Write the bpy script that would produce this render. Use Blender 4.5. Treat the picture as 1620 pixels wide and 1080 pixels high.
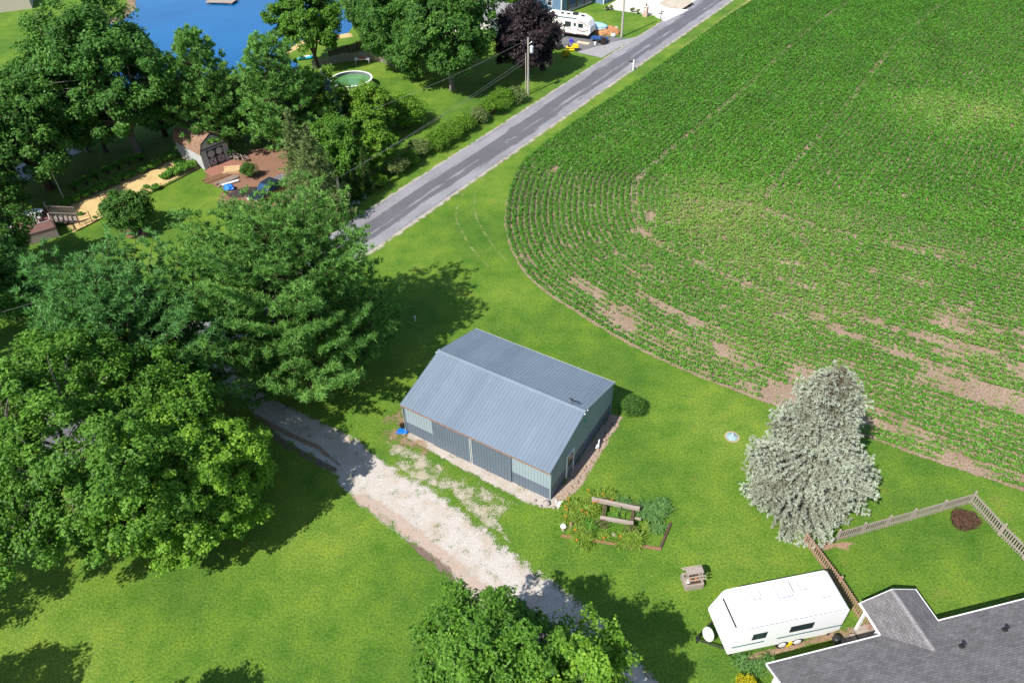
import bpy, math, random
import numpy as np
from math import sin, cos, pi, radians as R
from mathutils import Vector, Matrix
for o in list(bpy.data.objects): bpy.data.objects.remove(o)
SC = bpy.context.scene
col = SC.collection
# ---------------- camera ----------------
FPX, PITCH, ROLL, CH = 1156.88, R(40.88), R(-1.32), 39.57
cam = bpy.data.cameras.new("Camera"); camo = bpy.data.objects.new("Camera", cam); col.objects.link(camo)
cam.sensor_width = 36; cam.lens = FPX/1620*36; cam.clip_start = .5; cam.clip_end = 3000
_c, _s = cos(PITCH), sin(PITCH)
FW = np.array([0, _c, -_s]); _up = np.array([0, _s, _c]); _rt = np.array([1., 0, 0])
RT = cos(ROLL)*_rt+sin(ROLL)*_up; UP = -sin(ROLL)*_rt+cos(ROLL)*_up
camo.matrix_world = Matrix(((RT[0], UP[0], -FW[0], 0), (RT[1], UP[1], -FW[1], 0), (RT[2], UP[2], -FW[2], CH), (0, 0, 0, 1)))
SC.camera = camo
# ---------------- world and sun ----------------
SUN_EL, SUN_AZ = R(48), R(227)          # sun stands behind and to the left of the camera
w = bpy.data.worlds.new("World"); SC.world = w; w.use_nodes = True
nt = w.node_tree; bg = nt.nodes['Background']
sky = nt.nodes.new('ShaderNodeTexSky'); sky.sky_type = 'NISHITA'; sky.sun_disc = False
sky.sun_elevation = SUN_EL; sky.sun_rotation = R(90)-SUN_AZ; sky.air_density = 1.0; sky.dust_density = .6
nt.links.new(sky.outputs[0], bg.inputs[0]); bg.inputs[1].default_value = .1
sl = bpy.data.lights.new("Sun", 'SUN'); sl.energy = 4.6; sl.angle = R(.53); sl.color = (1, .955, .88)
so = bpy.data.objects.new("Sun", sl); col.objects.link(so)
sd = Vector((cos(SUN_EL)*cos(SUN_AZ), cos(SUN_EL)*sin(SUN_AZ), sin(SUN_EL)))
so.rotation_euler = sd.to_track_quat('Z', 'Y').to_euler(); so.location = sd*150
SC.view_settings.view_transform = 'Standard'; SC.view_settings.look = 'None'
SC.view_settings.gamma = 1; SC.view_settings.exposure = .68
SC.cycles.max_bounces = 6; SC.cycles.diffuse_bounces = 3; SC.cycles.transparent_max_bounces = 6

# ---------------- measuring ----------------
def at(u, v, z=0.):
    "world point at height z seen at photo pixel u,v"
    d = FW+((u-810)/FPX)*RT-((v-540)/FPX)*UP
    t = (z-CH)/d[2]
    return Vector((d[0]*t, d[1]*t, z))
def pix(P):
    d = np.asarray(P, float)-np.array([0, 0, CH]); ww = d@FW
    return 810+FPX*(d@RT)/ww, 540-FPX*(d@UP)/ww
rng = np.random.default_rng(7); rnd = random.Random(5)
def vnoise(x, y, s, seed=0):
    "smooth value noise in 0..1"
    x = np.asarray(x)/s+seed*17.3; y = np.asarray(y)/s+seed*9.1
    xi = np.floor(x).astype(np.int64); yi = np.floor(y).astype(np.int64); fx = x-xi; fy = y-yi
    fx = fx*fx*(3-2*fx); fy = fy*fy*(3-2*fy)
    def h(i, j):
        n = (i*374761393+j*668265263+seed*1442695041) & 0x7fffffff
        n = ((n ^ (n >> 13))*1274126177) & 0x7fffffff
        return ((n ^ (n >> 16)) & 0xffff)/65535.
    return (h(xi, yi)*(1-fx)+h(xi+1, yi)*fx)*(1-fy)+(h(xi, yi+1)*(1-fx)+h(xi+1, yi+1)*fx)*fy

# ---------------- materials ----------------
class NM:
    def __init__(s, name):
        s.m = bpy.data.materials.new(name); s.m.use_nodes = True; s.t = s.m.node_tree
        s.b = s.t.nodes['Principled BSDF']; s.out = s.t.nodes['Material Output']; s._co = None
    def n(s, typ, **k):
        q = s.t.nodes.new(typ)
        for a, v in k.items():
            if a.startswith('i_'): q.inputs[a[2:].replace('_', ' ')].default_value = v
            else: setattr(q, a, v)
        return q
    def l(s, a, b): s.t.links.new(a, b)
    def co(s, kind='Object'):
        if s._co is None: s._co = s.n('ShaderNodeTexCoord')
        return s._co.outputs[kind]
    def world(s):
        g = s.n('ShaderNodeNewGeometry'); return g.outputs['Position']
    def noise(s, scale, detail=3, rough=.55, vec=None, stretch=None):
        q = s.n('ShaderNodeTexNoise'); q.inputs['Scale'].default_value = scale
        q.inputs['Detail'].default_value = detail; q.inputs['Roughness'].default_value = rough
        v = vec if vec is not None else s.co()
        if stretch:
            mp = s.n('ShaderNodeMapping'); mp.inputs['Scale'].default_value = stretch; s.l(v, mp.inputs[0]); v = mp.outputs[0]
        s.l(v, q.inputs['Vector']); return q.outputs['Fac']
    def ramp(s, fac, stops, interp='LINEAR'):
        q = s.n('ShaderNodeValToRGB'); q.color_ramp.interpolation = interp; e = q.color_ramp.elements
        while len(e) < len(stops): e.new(.5)
        for i, (p, c) in enumerate(stops):
            e[i].position = p; e[i].color = (c[0], c[1], c[2], 1) if hasattr(c, '__len__') else (c, c, c, 1)
        s.l(fac, q.inputs[0]); return q.outputs[0]
    def mix(s, fac, a, b, mode='MIX'):
        q = s.n('ShaderNodeMix'); q.data_type = 'RGBA'; q.blend_type = mode
        for i, v in ((0, fac), (6, a), (7, b)):
            if hasattr(v, 'node'): s.l(v, q.inputs[i])
            elif i == 0: q.inputs[0].default_value = v
            else: q.inputs[i].default_value = (v[0], v[1], v[2], 1)
        return q.outputs[2]
    def math(s, op, a, b=0., clamp=False):
        q = s.n('ShaderNodeMath'); q.operation = op; q.use_clamp = clamp
        for i, v in ((0, a), (1, b)):
            if hasattr(v, 'node'): s.l(v, q.inputs[i])
            else: q.inputs[i].default_value = v
        return q.outputs[0]
    def attr(s, name):
        q = s.n('ShaderNodeAttribute'); q.attribute_name = name; return q
    def color(s, c):
        if hasattr(c, 'node'): s.l(c, s.b.inputs['Base Color'])
        else: s.b.inputs['Base Color'].default_value = (c[0], c[1], c[2], 1)
        return s
    def set(s, rough=.8, spec=.3, metal=0.):
        s.b.inputs['Roughness'].default_value = rough; s.b.inputs['Specular IOR Level'].default_value = spec
        s.b.inputs['Metallic'].default_value = metal; return s
    def bump(s, h, strength=.5, dist=.02):
        q = s.n('ShaderNodeBump'); q.inputs['Strength'].default_value = strength; q.inputs['Distance'].default_value = dist
        s.l(h, q.inputs['Height']); s.l(q.outputs[0], s.b.inputs['Normal']); return s
    def alpha(s, a): s.l(a, s.b.inputs['Alpha']); return s

MATS = {}
def plain(name, c, rough=.7, spec=.3, metal=0., var=.25, scale=3.):
    if name in MATS: return MATS[name]
    m = NM(name); n = m.noise(scale, 5, .65)
    d = [x*(1-var) for x in c]; b = [min(1, x*(1+var*.6)) for x in c]
    m.color(m.ramp(n, [(.3, d), (.7, b)])).set(rough, spec, metal)
    MATS[name] = m.m; return m.m

def mat_lawn():
    m = NM('lawn_grass'); P = m.world()
    big = m.noise(.09, 3, .5, P); mid = m.noise(.55, 4, .6, P); fine = m.noise(7, 4, .7, P); vf = m.noise(22, 2, .7, P)
    c = m.ramp(big, [(.32, (.078, .165, .022)), (.5, (.118, .218, .025)), (.68, (.168, .262, .036))])
    c2 = m.ramp(mid, [(.28, (.62, .8, .6)), (.5, (1, 1, 1)), (.72, (1.32, 1.16, 1.))])
    c = m.mix(1, c, c2, 'MULTIPLY')
    f = m.ramp(fine, [(.28, (.42, .5, .4)), (.5, (1, 1, 1)), (.72, (1.6, 1.45, 1.4))])
    c = m.mix(1, c, f, 'MULTIPLY')
    v = m.ramp(vf, [(.32, (.5, .56, .5)), (.52, (1, 1, 1)), (.74, (1.6, 1.45, 1.4))]); c = m.mix(1, c, v, 'MULTIPLY')
    dry = m.noise(.23, 5, .7, P); dm = m.ramp(dry, [(.62, 0.), (.74, .55)])
    c = m.mix(dm, c, (.2, .19, .05))
    m.color(c).set(.85, .15)
    h = m.math('ADD', m.math('MULTIPLY', fine, 1.), m.math('MULTIPLY', vf, .6)); m.bump(h, .9, .09)
    return m.m
def mat_gravel(name, c, ragged=True, fine=16., tint=(.36, .27, .18), k=.42):
    m = NM(name); P = m.world(); n = m.noise(fine, 4, .75, P); b = m.noise(.7, 4, .6, P); sp = m.noise(6, 3, .8, P)
    cc = m.ramp(n, [(.28, [x*.45 for x in c]), (.5, c), (.72, [min(.95, x*1.35) for x in c])])
    cc = m.mix(m.ramp(b, [(.45, 0.), (.72, .55)]), cc, tint)
    cc = m.mix(m.ramp(sp, [(.62, 0.), (.75, .6)]), cc, [x*.4 for x in c])
    m.color(cc).set(.9, .2).bump(n, .8, .05)
    if ragged:
        e = m.attr('edge').outputs['Fac']; n1 = m.noise(1.3, 4, .6, P); n2 = m.noise(14, 3, .8, P)
        s_ = m.math('ADD', m.math('MULTIPLY', n1, 3.0), m.math('MULTIPLY', n2, 3.4))
        a = m.math('GREATER_THAN', m.math('ADD', m.math('MULTIPLY', e, 1.), s_), k+3.15)
        m.alpha(a)
    return m.m
def mat_road():
    m = NM('road_asphalt'); uv = m.n('ShaderNodeUVMap').outputs[0]; P = m.world()
    n = m.noise(9, 4, .7, P); st = m.noise(1., 4, .65, uv, (1.1, .06, 1)); st2 = m.noise(1., 6, .8, uv, (2.6, .2, 1))
    sx = m.n('ShaderNodeSeparateXYZ'); m.l(uv, sx.inputs[0]); x = sx.outputs[0]
    # wheel track wear: dark sealed streaks near the two inner wheel paths
    x = m.math('ADD', x, m.math('MULTIPLY', m.math('SUBTRACT', m.noise(1., 3, .6, uv, (.3, .05, 1)), .5), 1.2))
    t1 = m.math('SUBTRACT', 1., m.math('DIVIDE', m.math('ABSOLUTE', m.math('SUBTRACT', x, 2.3)), 1.3), True)
    t2 = m.math('SUBTRACT', 1., m.math('DIVIDE', m.math('ABSOLUTE', m.math('SUBTRACT', x, 3.7)), .7), True)
    t = m.math('MULTIPLY', m.math('MAXIMUM', t1, t2), .40)
    mask = m.math('ADD', m.math('ADD', m.math('MULTIPLY', st, .75), m.math('MULTIPLY', st2, .95)), t)
    mm = m.ramp(mask, [(.965, 0.), (1.19, .75)])
    base = m.ramp(n, [(.3, (.2, .195, .215)), (.6, (.27, .265, .285)), (.8, (.34, .33, .34))])
    lg = m.ramp(m.noise(.25, 3, .5, P), [(.35, (.85, .85, .85)), (.7, (1.1, 1.1, 1.1))]); base = m.mix(1, base, lg, 'MULTIPLY')
    m.color(m.mix(mm, base, (.075, .073, .085))).set(.85, .25).bump(n, .4, .02); return m.m
def mat_soil():
    m = NM('field_soil'); P = m.world(); n = m.noise(8, 5, .75, P); b = m.noise(.35, 3, .6, P)
    c = m.ramp(n, [(.3, (.11, .075, .05)), (.5, (.30, .22, .16)), (.72, (.62, .50, .385))])
    c = m.mix(m.ramp(b, [(.35, 0.), (.7, .5)]), c, (.17, .11, .07))
    m.color(c).set(.95, .1).bump(n, .8, .06)
    e = m.attr('edge').outputs['Fac']; n1 = m.noise(1.1, 4, .6, P); n2 = m.noise(10, 3, .8, P)
    m.alpha(m.math('GREATER_THAN', m.math('ADD', e, m.math('ADD', m.math('MULTIPLY', n1, .5), m.math('MULTIPLY', n2, .5))), .85))
    return m.m
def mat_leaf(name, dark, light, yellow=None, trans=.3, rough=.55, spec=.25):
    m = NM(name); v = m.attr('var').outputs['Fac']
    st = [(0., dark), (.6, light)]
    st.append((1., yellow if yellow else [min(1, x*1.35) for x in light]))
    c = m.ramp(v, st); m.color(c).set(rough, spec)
    tr = m.n('ShaderNodeBsdfTranslucent'); c2 = m.mix(1, c, (1.25, 1.3, .55), 'MULTIPLY'); m.l(c2, tr.inputs[0])
    mx = m.n('ShaderNodeMixShader'); mx.inputs[0].default_value = trans
    m.l(m.b.outputs[0], mx.inputs[1]); m.l(tr.outputs[0], mx.inputs[2]); m.l(mx.outputs[0], m.out.inputs[0])
    return m.m
def mat_shingle(name, c, row=.14, tab=.32):
    m = NM(name); v = m.co('UV')
    br = m.n('ShaderNodeTexBrick'); m.l(v, br.inputs['Vector']); br.inputs['Scale'].default_value = 1
    br.inputs['Brick Width'].default_value = tab; br.inputs['Row Height'].default_value = row; br.inputs['Mortar Size'].default_value = .012
    br.inputs['Color1'].default_value = (*[x*.84 for x in c], 1); br.inputs['Color2'].default_value = (*[min(1, x*1.17) for x in c], 1)
    br.inputs['Mortar'].default_value = (*[x*.55 for x in c], 1); br.inputs['Bias'].default_value = 0
    n = m.noise(1.2, 5, .7); cc = m.mix(1, br.outputs[0], m.ramp(n, [(.3, .78), (.7, 1.15)]), 'MULTIPLY')
    g = m.noise(40, 2, .8); cc = m.mix(1, cc, m.ramp(g, [(.3, .8), (.7, 1.2)]), 'MULTIPLY')
    m.color(cc).set(.9, .2).bump(br.outputs['Fac'], -.5, .01); return m.m
def mat_wood(name, c, stretch=(1, 14, 14)):
    m = NM(name); n = m.noise(1.4, 6, .7, None, stretch)
    m.color(m.ramp(n, [(.3, [x*.55 for x in c]), (.55, c), (.75, [min(1, x*1.3) for x in c])])).set(.85, .15).bump(n, .5, .01); return m.m
def mat_water():
    m = NM('pond_water'); n = m.noise(.8, 4, .6, m.world())
    w2 = m.noise(.05, 4, .6, m.world()); m.color(m.ramp(w2, [(.3, (.004, .085, .25)), (.7, (.006, .13, .34))])).set(.12, .5); m.bump(m.noise(2.2, 4, .65, m.world()), .3, .06); return m.m
def mat_glass():
    m = NM('window_glass'); m.color((.02, .03, .04)).set(.08, .8); return m.m
def mat_siding(name, c, pitch=.15):
    m = NM(name); P = m.co(); s_ = m.n('ShaderNodeSeparateXYZ'); m.l(P, s_.inputs[0])
    z = m.math('FRACT', m.math('DIVIDE', s_.outputs[2], pitch)); n = m.noise(2.5, 4, .6)
    k = m.ramp(z, [(0., .6), (.1, 1.), (1., .95)]); cc = m.mix(1, k, c, 'MULTIPLY')
    m.color(m.mix(1, cc, m.ramp(n, [(.3, .88), (.7, 1.08)]), 'MULTIPLY')).set(.6, .3); return m.m
LAWN = mat_lawn()
GRAVEL = mat_gravel('white_limestone_gravel', (.50, .46, .42), k=.5)
SHOULDER = mat_gravel('shoulder_gravel', (.42, .38, .32), tint=(.35, .27, .19), k=.75)
MULCH = mat_gravel('red_brown_mulch', (.24, .13, .085), fine=10, tint=(.19, .11, .075), k=.3)
STRAW = mat_gravel('straw_mulch', (.58, .42, .19), fine=9, tint=(.4, .26, .12), k=.3)
DIRT = mat_gravel('bare_dirt', (.30, .2, .13), fine=9, tint=(.2, .14, .08), k=.75)
ROAD = mat_road(); SOIL = mat_soil(); WATER = mat_water(); GLASS = mat_glass()
CONC = plain('pale_concrete', (.62, .56, .49), .85, .2, 0, .12, 1.5)
ASPH = plain('old_drive_asphalt', (.155, .15, .155), .85, .3, 0, .35, 1.1)
WHITE = plain('white_paint', (.8, .8, .79), .45, .4, 0, .06)
BLACK = plain('black_metal', (.02, .02, .022), .5, .4)
GREYW = mat_wood('weathered_grey_wood', (.36, .30, .26)); BROWNW = mat_wood('brown_wood', (.27, .15, .09))
FRESHW = mat_wood('fresh_lumber', (.62, .43, .24)); DARKW = mat_wood('dark_old_wood', (.1, .065, .05))
BARK = plain('grey_bark', (.21, .18, .16), .9, .1, 0, .45, 6); BARKD = plain('brown_bark', (.085, .06, .045), .9, .1, 0, .4, 6)
def mat_metal_sheet(name, c):
    m = NM(name); P = m.co(); s_ = m.n('ShaderNodeSeparateXYZ'); m.l(P, s_.inputs[0])
    k = m.math('FLOOR', m.math('DIVIDE', s_.outputs[0], .914)); wn = m.n('ShaderNodeTexWhiteNoise'); wn.noise_dimensions = '1D'; m.l(k, wn.inputs['W'])
    cc = m.mix(1, m.ramp(wn.outputs[0], [(0., .94), (1., 1.05)]), c, 'MULTIPLY'); st = m.noise(1., 5, .7, P, (5, .35, .35)); bl = m.noise(.5, 4, .6)
    cc = m.mix(1, cc, m.ramp(st, [(.3, .92), (.7, 1.05)]), 'MULTIPLY'); cc = m.mix(1, cc, m.ramp(bl, [(.35, .95), (.7, 1.05)]), 'MULTIPLY')
    m.color(cc).set(.42, .5); return m.m
METROOF = mat_metal_sheet('blue_grey_roof_metal', (.16, .205, .26))
METWALL = plain('light_blue_grey_wall_metal', (.26, .32, .36), .5, .4, 0, .05, .8)
METDARK = plain('dark_slate_metal', (.11, .14, .18), .5, .4, 0, .08, .8)
RUST = plain('rust_stained_trim', (.27, .15, .09), .7, .3, 0, .4, 4)
SHING = mat_shingle('grey_roof_shingles', (.165, .156, .16)); SHINGB = mat_shingle('brown_shingles', (.27, .165, .115))
LEAF = dict(
    maple=mat_leaf('maple_leaves', (.034, .10, .014), (.125, .275, .03), (.21, .39, .055), .38),
    fresh=mat_leaf('bright_maple_leaves', (0.058, 0.156, 0.016), (0.208, 0.390, 0.036), (0.338, 0.520, 0.065), .38),
    far=mat_leaf('cool_maple_leaves', (.026, .088, .018), (.092, .225, .038), (.165, .33, .055), .38),
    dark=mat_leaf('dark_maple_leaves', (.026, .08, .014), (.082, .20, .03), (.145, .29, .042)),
    pine=mat_leaf('white_pine_needles', (.055, .15, .032), (.18, .37, .08), (.27, .48, .12), .3),
    pineb=mat_leaf('blue_green_pine_needles', (.045, .14, .04), (.15, .345, .10), (.23, .44, .14), .3),
    spruce=mat_leaf('green_spruce_needles', (0.072, 0.117, 0.039), (0.221, 0.312, 0.104), (0.338, 0.390, 0.169), .25),
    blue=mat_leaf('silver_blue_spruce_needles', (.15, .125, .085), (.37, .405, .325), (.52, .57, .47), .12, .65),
    bluedark=mat_leaf('dark_blue_spruce_needles', (0.039, 0.085, 0.072), (0.117, 0.208, 0.182), (0.208, 0.312, 0.260), .08, .6),  # deeper blue-green needle colour of the small spruce
    purple=mat_leaf('dark_purple_leaves', (.012, .008, .009), (.032, .021, .024), (.08, .055, .055), .1),
    barberry=mat_leaf('maroon_shrub_leaves', (.05, .03, .02), (.12, .06, .04), (.16, .12, .04), .2),
    shrub=mat_leaf('shrub_leaves', (0.039, 0.104, 0.010), (0.143, 0.286, 0.023), (0.247, 0.390, 0.046)),
    greyshrub=mat_leaf('olive_shrub_leaves', (0.065, 0.104, 0.026), (0.182, 0.247, 0.078), (0.299, 0.351, 0.130)),
    yew=mat_leaf('yew_needles', (0.019, 0.065, 0.010), (0.065, 0.156, 0.019), (0.117, 0.221, 0.026), .15),
    lily=mat_leaf('daylily_blades', (.08, .15, .015), (.22, .34, .04), (.38, .46, .10), .35),
    iris=mat_leaf('iris_blades', (.04, .12, .03), (.13, .27, .07), (.24, .38, .12), .3),
    gold=mat_leaf('golden_shrub_leaves', (.2, .2, .01), (.5, .45, .015), (.7, .6, .03), .3),
    crop=mat_leaf('soybean_leaves', (.045, .145, .012), (.098, .28, .022), (.27, .36, .09), .3, .5, .3),
    veg=mat_leaf('vegetable_leaves', (0.039, 0.130, 0.013), (0.130, 0.312, 0.039), (0.234, 0.429, 0.065), .3),
    flower=mat_leaf('orange_petals', (.8, .2, .01), (.85, .25, .02), (.9, .3, .03), .3))

# ---------------- mesh builder ----------------
class MB:
    def __init__(s): s.v = []; s.f = []; s.M = Matrix.Identity(4); s.uv = {}
    def add(s, vs, fs):
        k = len(s.v); s.v += [tuple(s.M @ Vector(p)) for p in vs]; s.f += [tuple(i+k for i in f) for f in fs]; return s
    def box(s, x0, x1, y0, y1, z0, z1, rot=None, piv=None):
        vs = [Vector((x, y, z)) for z in (z0, z1) for y in (y0, y1) for x in (x0, x1)]
        if rot:
            c = Vector(piv) if piv else sum(vs, Vector())/8; vs = [c+rot @ (p-c) for p in vs]
        return s.add(vs, [(0, 2, 3, 1), (4, 5, 7, 6), (0, 1, 5, 4), (1, 3, 7, 5), (3, 2, 6, 7), (2, 0, 4, 6)])
    def tube(s, pts, rs, n=8, cap=True):
        pts = [Vector(p) for p in pts]; rs = rs if hasattr(rs, '__len__') else [rs]*len(pts); vs = []; fs = []
        for i, p in enumerate(pts):
            d = (pts[min(i+1, len(pts)-1)]-pts[max(i-1, 0)]).normalized()
            a = d.cross(Vector((0, 0, 1)));
            if a.length < .05: a = d.cross(Vector((1, 0, 0)))
            a.normalize(); b = d.cross(a)
            vs += [p+(a*cos(2*pi*k/n)+b*sin(2*pi*k/n))*rs[i] for k in range(n)]
        for i in range(len(pts)-1):
            for k in range(n): fs.append((i*n+k, i*n+(k+1) % n, (i+1)*n+(k+1) % n, (i+1)*n+k))
        if cap: fs.append(tuple(range(n-1, -1, -1))); fs.append(tuple((len(pts)-1)*n+k for k in range(n)))
        return s.add(vs, fs)
    def lathe(s, prof, n=16, c=(0, 0, 0), sx=1, sy=1):
        vs = [(c[0]+r*cos(2*pi*k/n)*sx, c[1]+r*sin(2*pi*k/n)*sy, c[2]+z) for r, z in prof for k in range(n)]; fs = []
        for i in range(len(prof)-1):
            for k in range(n): fs.append((i*n+k, i*n+(k+1) % n, (i+1)*n+(k+1) % n, (i+1)*n+k))
        fs.append(tuple(range(n-1, -1, -1))); fs.append(tuple((len(prof)-1)*n+k for k in range(n)))
        return s.add(vs, fs)
    def prism(s, pts, d, depth):
        "pts: polygon in 3D, extruded by vector d*depth"
        n = len(pts); d = Vector(d)*depth; a = [Vector(p) for p in pts]
        return s.add(a+[p+d for p in a], [tuple(range(n-1, -1, -1)), tuple(range(n, 2*n))]+[(i, (i+1) % n, n+(i+1) % n, n+i) for i in range(n)])
    def ball(s, c, r, nu=10, nv=7):
        r = r if hasattr(r, '__len__') else (r, r, r)
        vs = [(c[0], c[1], c[2]-r[2])]; fs = []
        for j in range(1, nv):
            t = pi*j/nv
            for k in range(nu): vs.append((c[0]+r[0]*sin(t)*cos(2*pi*k/nu), c[1]+r[1]*sin(t)*sin(2*pi*k/nu), c[2]-r[2]*cos(t)))
        vs.append((c[0], c[1], c[2]+r[2])); L = len(vs)-1
        for k in range(nu):
            fs.append((0, 1+(k+1) % nu, 1+k)); fs.append((L, L-nu+k, L-nu+(k+1) % nu))
            for j in range(nv-2): fs.append((1+j*nu+k, 1+j*nu+(k+1) % nu, 1+(j+1)*nu+(k+1) % nu, 1+(j+1)*nu+k))
        return s.add(vs, fs)
    def build(s, name, mat, parent=None, smooth=False, bevel=0, label=None, uvplane=None, kind=None):
        me = bpy.data.meshes.new(name); me.from_pydata(s.v, [], s.f); me.update()
        if uvplane:
            O, U, V = [Vector(q) for q in uvplane]; ul = me.uv_layers.new(name='UVMap')
            for lp in me.loops:
                p = me.vertices[lp.vertex_index].co-O; ul.data[lp.index].uv = (p.dot(U), p.dot(V))
        me.materials.append(mat)
        if smooth: me.polygons.foreach_set('use_smooth', [True]*len(me.polygons))
        o = bpy.data.objects.new(name, me); col.objects.link(o)
        if parent: o.parent = parent
        if bevel:
            b = o.modifiers.new('bevel', 'BEVEL'); b.width = bevel; b.segments = 2; b.limit_method = 'ANGLE'
        if label: o['label'] = label
        if kind: o['kind'] = kind
        return o
def tag(o, label, cat, group=None, kind=None):
    o['label'] = label; o['category'] = cat
    if group: o['group'] = group
    if kind: o['kind'] = kind
    return o
def thing(name, label, cat, loc=(0, 0, 0), rz=0., group=None, scale=1.):
    o = bpy.data.objects.new(name, None); o.empty_display_size = .3; col.objects.link(o); o.location = loc; o.rotation_euler = (0, 0, rz)
    o.scale = (scale,)*3
    return tag(o, label, cat, group)
def copy_thing(o, label, loc, rz=None, scale=None, group=None):
    c = o.copy(); col.objects.link(c); c['label'] = label; c.location = loc
    if group: c['group'] = group
    if rz is not None: c.rotation_euler = (0, 0, rz)
    if scale is not None: c.scale = scale if hasattr(scale, '__len__') else (scale,)*3
    for ch in list(o.children):
        d = ch.copy(); col.objects.link(d); d.parent = c
        for g in list(ch.children):
            e = g.copy(); col.objects.link(e); e.parent = d
    return c
def np_mesh(name, verts, nper, mat, parent=None, var=None, smooth=False):
    "faces of nper consecutive vertices each"
    verts = np.asarray(verts, np.float32).reshape(-1, 3); nv = len(verts); nf = nv//nper
    me = bpy.data.meshes.new(name); me.vertices.add(nv); me.vertices.foreach_set('co', verts.ravel())
    me.loops.add(nv); me.loops.foreach_set('vertex_index', np.arange(nv, dtype=np.int32))
    me.polygons.add(nf); me.polygons.foreach_set('loop_start', np.arange(0, nv, nper, dtype=np.int32))
    me.polygons.foreach_set('loop_total', np.full(nf, nper, np.int32)) if False else None
    me.update(calc_edges=True)
    if var is not None:
        a = me.attributes.new('var', 'FLOAT', 'FACE'); a.data.foreach_set('value', np.asarray(var, np.float32))
    me.materials.append(mat)
    o = bpy.data.objects.new(name, me); col.objects.link(o)
    if parent: o.parent = parent
    return o
def nrm(a): return a/np.maximum(np.linalg.norm(a, axis=-1, keepdims=True), 1e-9)
def leaves(C, size, bias, aspect=.55, rs=rng):
    "quads at centres C (N,3) with normals near bias"
    N = len(C); n = nrm(np.asarray(bias)+rs.normal(0, .55, (N, 3))); t = nrm(np.cross(n, rs.normal(0, 1, (N, 3)))); b = np.cross(n, t)
    s = (np.asarray(size)*rs.uniform(.7, 1.3, N))[:, None] if np.ndim(size) else (size*rs.uniform(.7, 1.3, N))[:, None]
    return np.stack([C-t*s, C+b*s*aspect, C+t*s, C-b*s*aspect], 1)
def tufts(C, A, L, k=10, wid=.035, spread=.8, rs=rng):
    "needle tufts: k triangles round axis A at each C"
    N = len(C); C = np.repeat(C, k, 0); A = np.repeat(A, k, 0)
    d = nrm(A*.75+nrm(rs.normal(0, 1, (N*k, 3)))*spread); w_ = nrm(np.cross(d, rs.normal(0, 1, (N*k, 3))))*wid
    l = (L*rs.uniform(.7, 1.2, N*k))[:, None]
    return np.stack([C-w_, C+w_, C+d*l], 1)
def sheet(name, pts, mat, z=.01, inset=None, kind='structure', label=None, cat=None, c=None):
    "flat ground patch; edge attribute 0 at the rim and 1 inside"
    P = np.array([[p[0], p[1]] for p in pts]); c = P.mean(0) if c is None else np.array(c[:2])
    if inset:
        # resample outline
        Q = []
        for i in range(len(P)):
            a, b = P[i], P[(i+1) % len(P)]; k = max(1, int(np.linalg.norm(b-a)/.8))
            Q += [a+(b-a)*j/k for j in range(k)]
        P = np.array(Q); dr = np.linalg.norm(P-c, axis=1)[:, None]; I = c+(P-c)*np.maximum(.02, 1-inset/dr)
        n = len(P); vs = [(*p, z) for p in P]+[(*p, z) for p in I]+[(*c, z)]
        fs = [(i, (i+1) % n, n+(i+1) % n, n+i) for i in range(n)]+[(n+i, n+(i+1) % n, 2*n) for i in range(n)]
        ed = [0.]*n+[1.]*(n+1)
    else:
        n = len(P); vs = [(*p, z) for p in P]; fs = [tuple(range(n))]; ed = [1.]*n
    me = bpy.data.meshes.new(name); me.from_pydata(vs, [], fs); me.update(); me.materials.append(mat)
    a = me.attributes.new('edge', 'FLOAT', 'POINT'); a.data.foreach_set('value', ed)
    if sum(p.normal.z for p in me.polygons) < 0: me.flip_normals()
    o = bpy.data.objects.new(name, me); col.objects.link(o); o['kind'] = kind
    return o
def strip(name, Lp, Rp, mat, z=.01, rag=.25, kind='structure', both=True):
    "band between two polylines with edge attribute and metric uv"
    def res(P, m):
        P = np.array([[p[0], p[1]] for p in P]); d = np.r_[0, np.cumsum(np.linalg.norm(np.diff(P, axis=0), axis=1))]
        t = np.linspace(0, d[-1], m); return np.stack([np.interp(t, d, P[:, 0]), np.interp(t, d, P[:, 1])], 1), t
    a0 = np.array([[p[0], p[1]] for p in Lp]); ln = np.linalg.norm(np.diff(a0, axis=0), axis=1).sum(); m = max(4, int(ln/1.0))
    A, t = res(Lp, m); B, _ = res(Rp, m); fr = [0, rag, .5, 1-rag, 1]; ev = [0, 1, 1, 1, 0]
    vs = []; ed = []; uv = []
    for i in range(m):
        wd = np.linalg.norm(B[i]-A[i])
        for f, e in zip(fr, ev): p = A[i]+(B[i]-A[i])*f; vs.append((p[0], p[1], z)); ed.append(e); uv.append((f*wd, t[i]))
    fs = [(i*5+k, i*5+k+1, (i+1)*5+k+1, (i+1)*5+k) for i in range(m-1) for k in range(4)]
    me = bpy.data.meshes.new(name); me.from_pydata(vs, [], fs); me.update(); me.materials.append(mat)
    if sum(p.normal.z for p in me.polygons) < 0: me.flip_normals()
    a = me.attributes.new('edge', 'FLOAT', 'POINT'); a.data.foreach_set('value', [float(e) for e in ed])
    ul = me.uv_layers.new(name='UVMap')
    for lp in me.loops: ul.data[lp.index].uv = uv[lp.vertex_index]
    o = bpy.data.objects.new(name, me); col.objects.link(o); o['kind'] = kind
    return o
def A(*pp, z=0): return [at(u, v, z) for u, v in pp]

# ================= THE SETTING =================
g = MB(); g.add([(-900, -300, 0), (900, -300, 0), (900, 1500, 0), (-900, 1500, 0)], [(0, 1, 2, 3)])
g.build('ground', LAWN, kind='structure')
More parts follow.
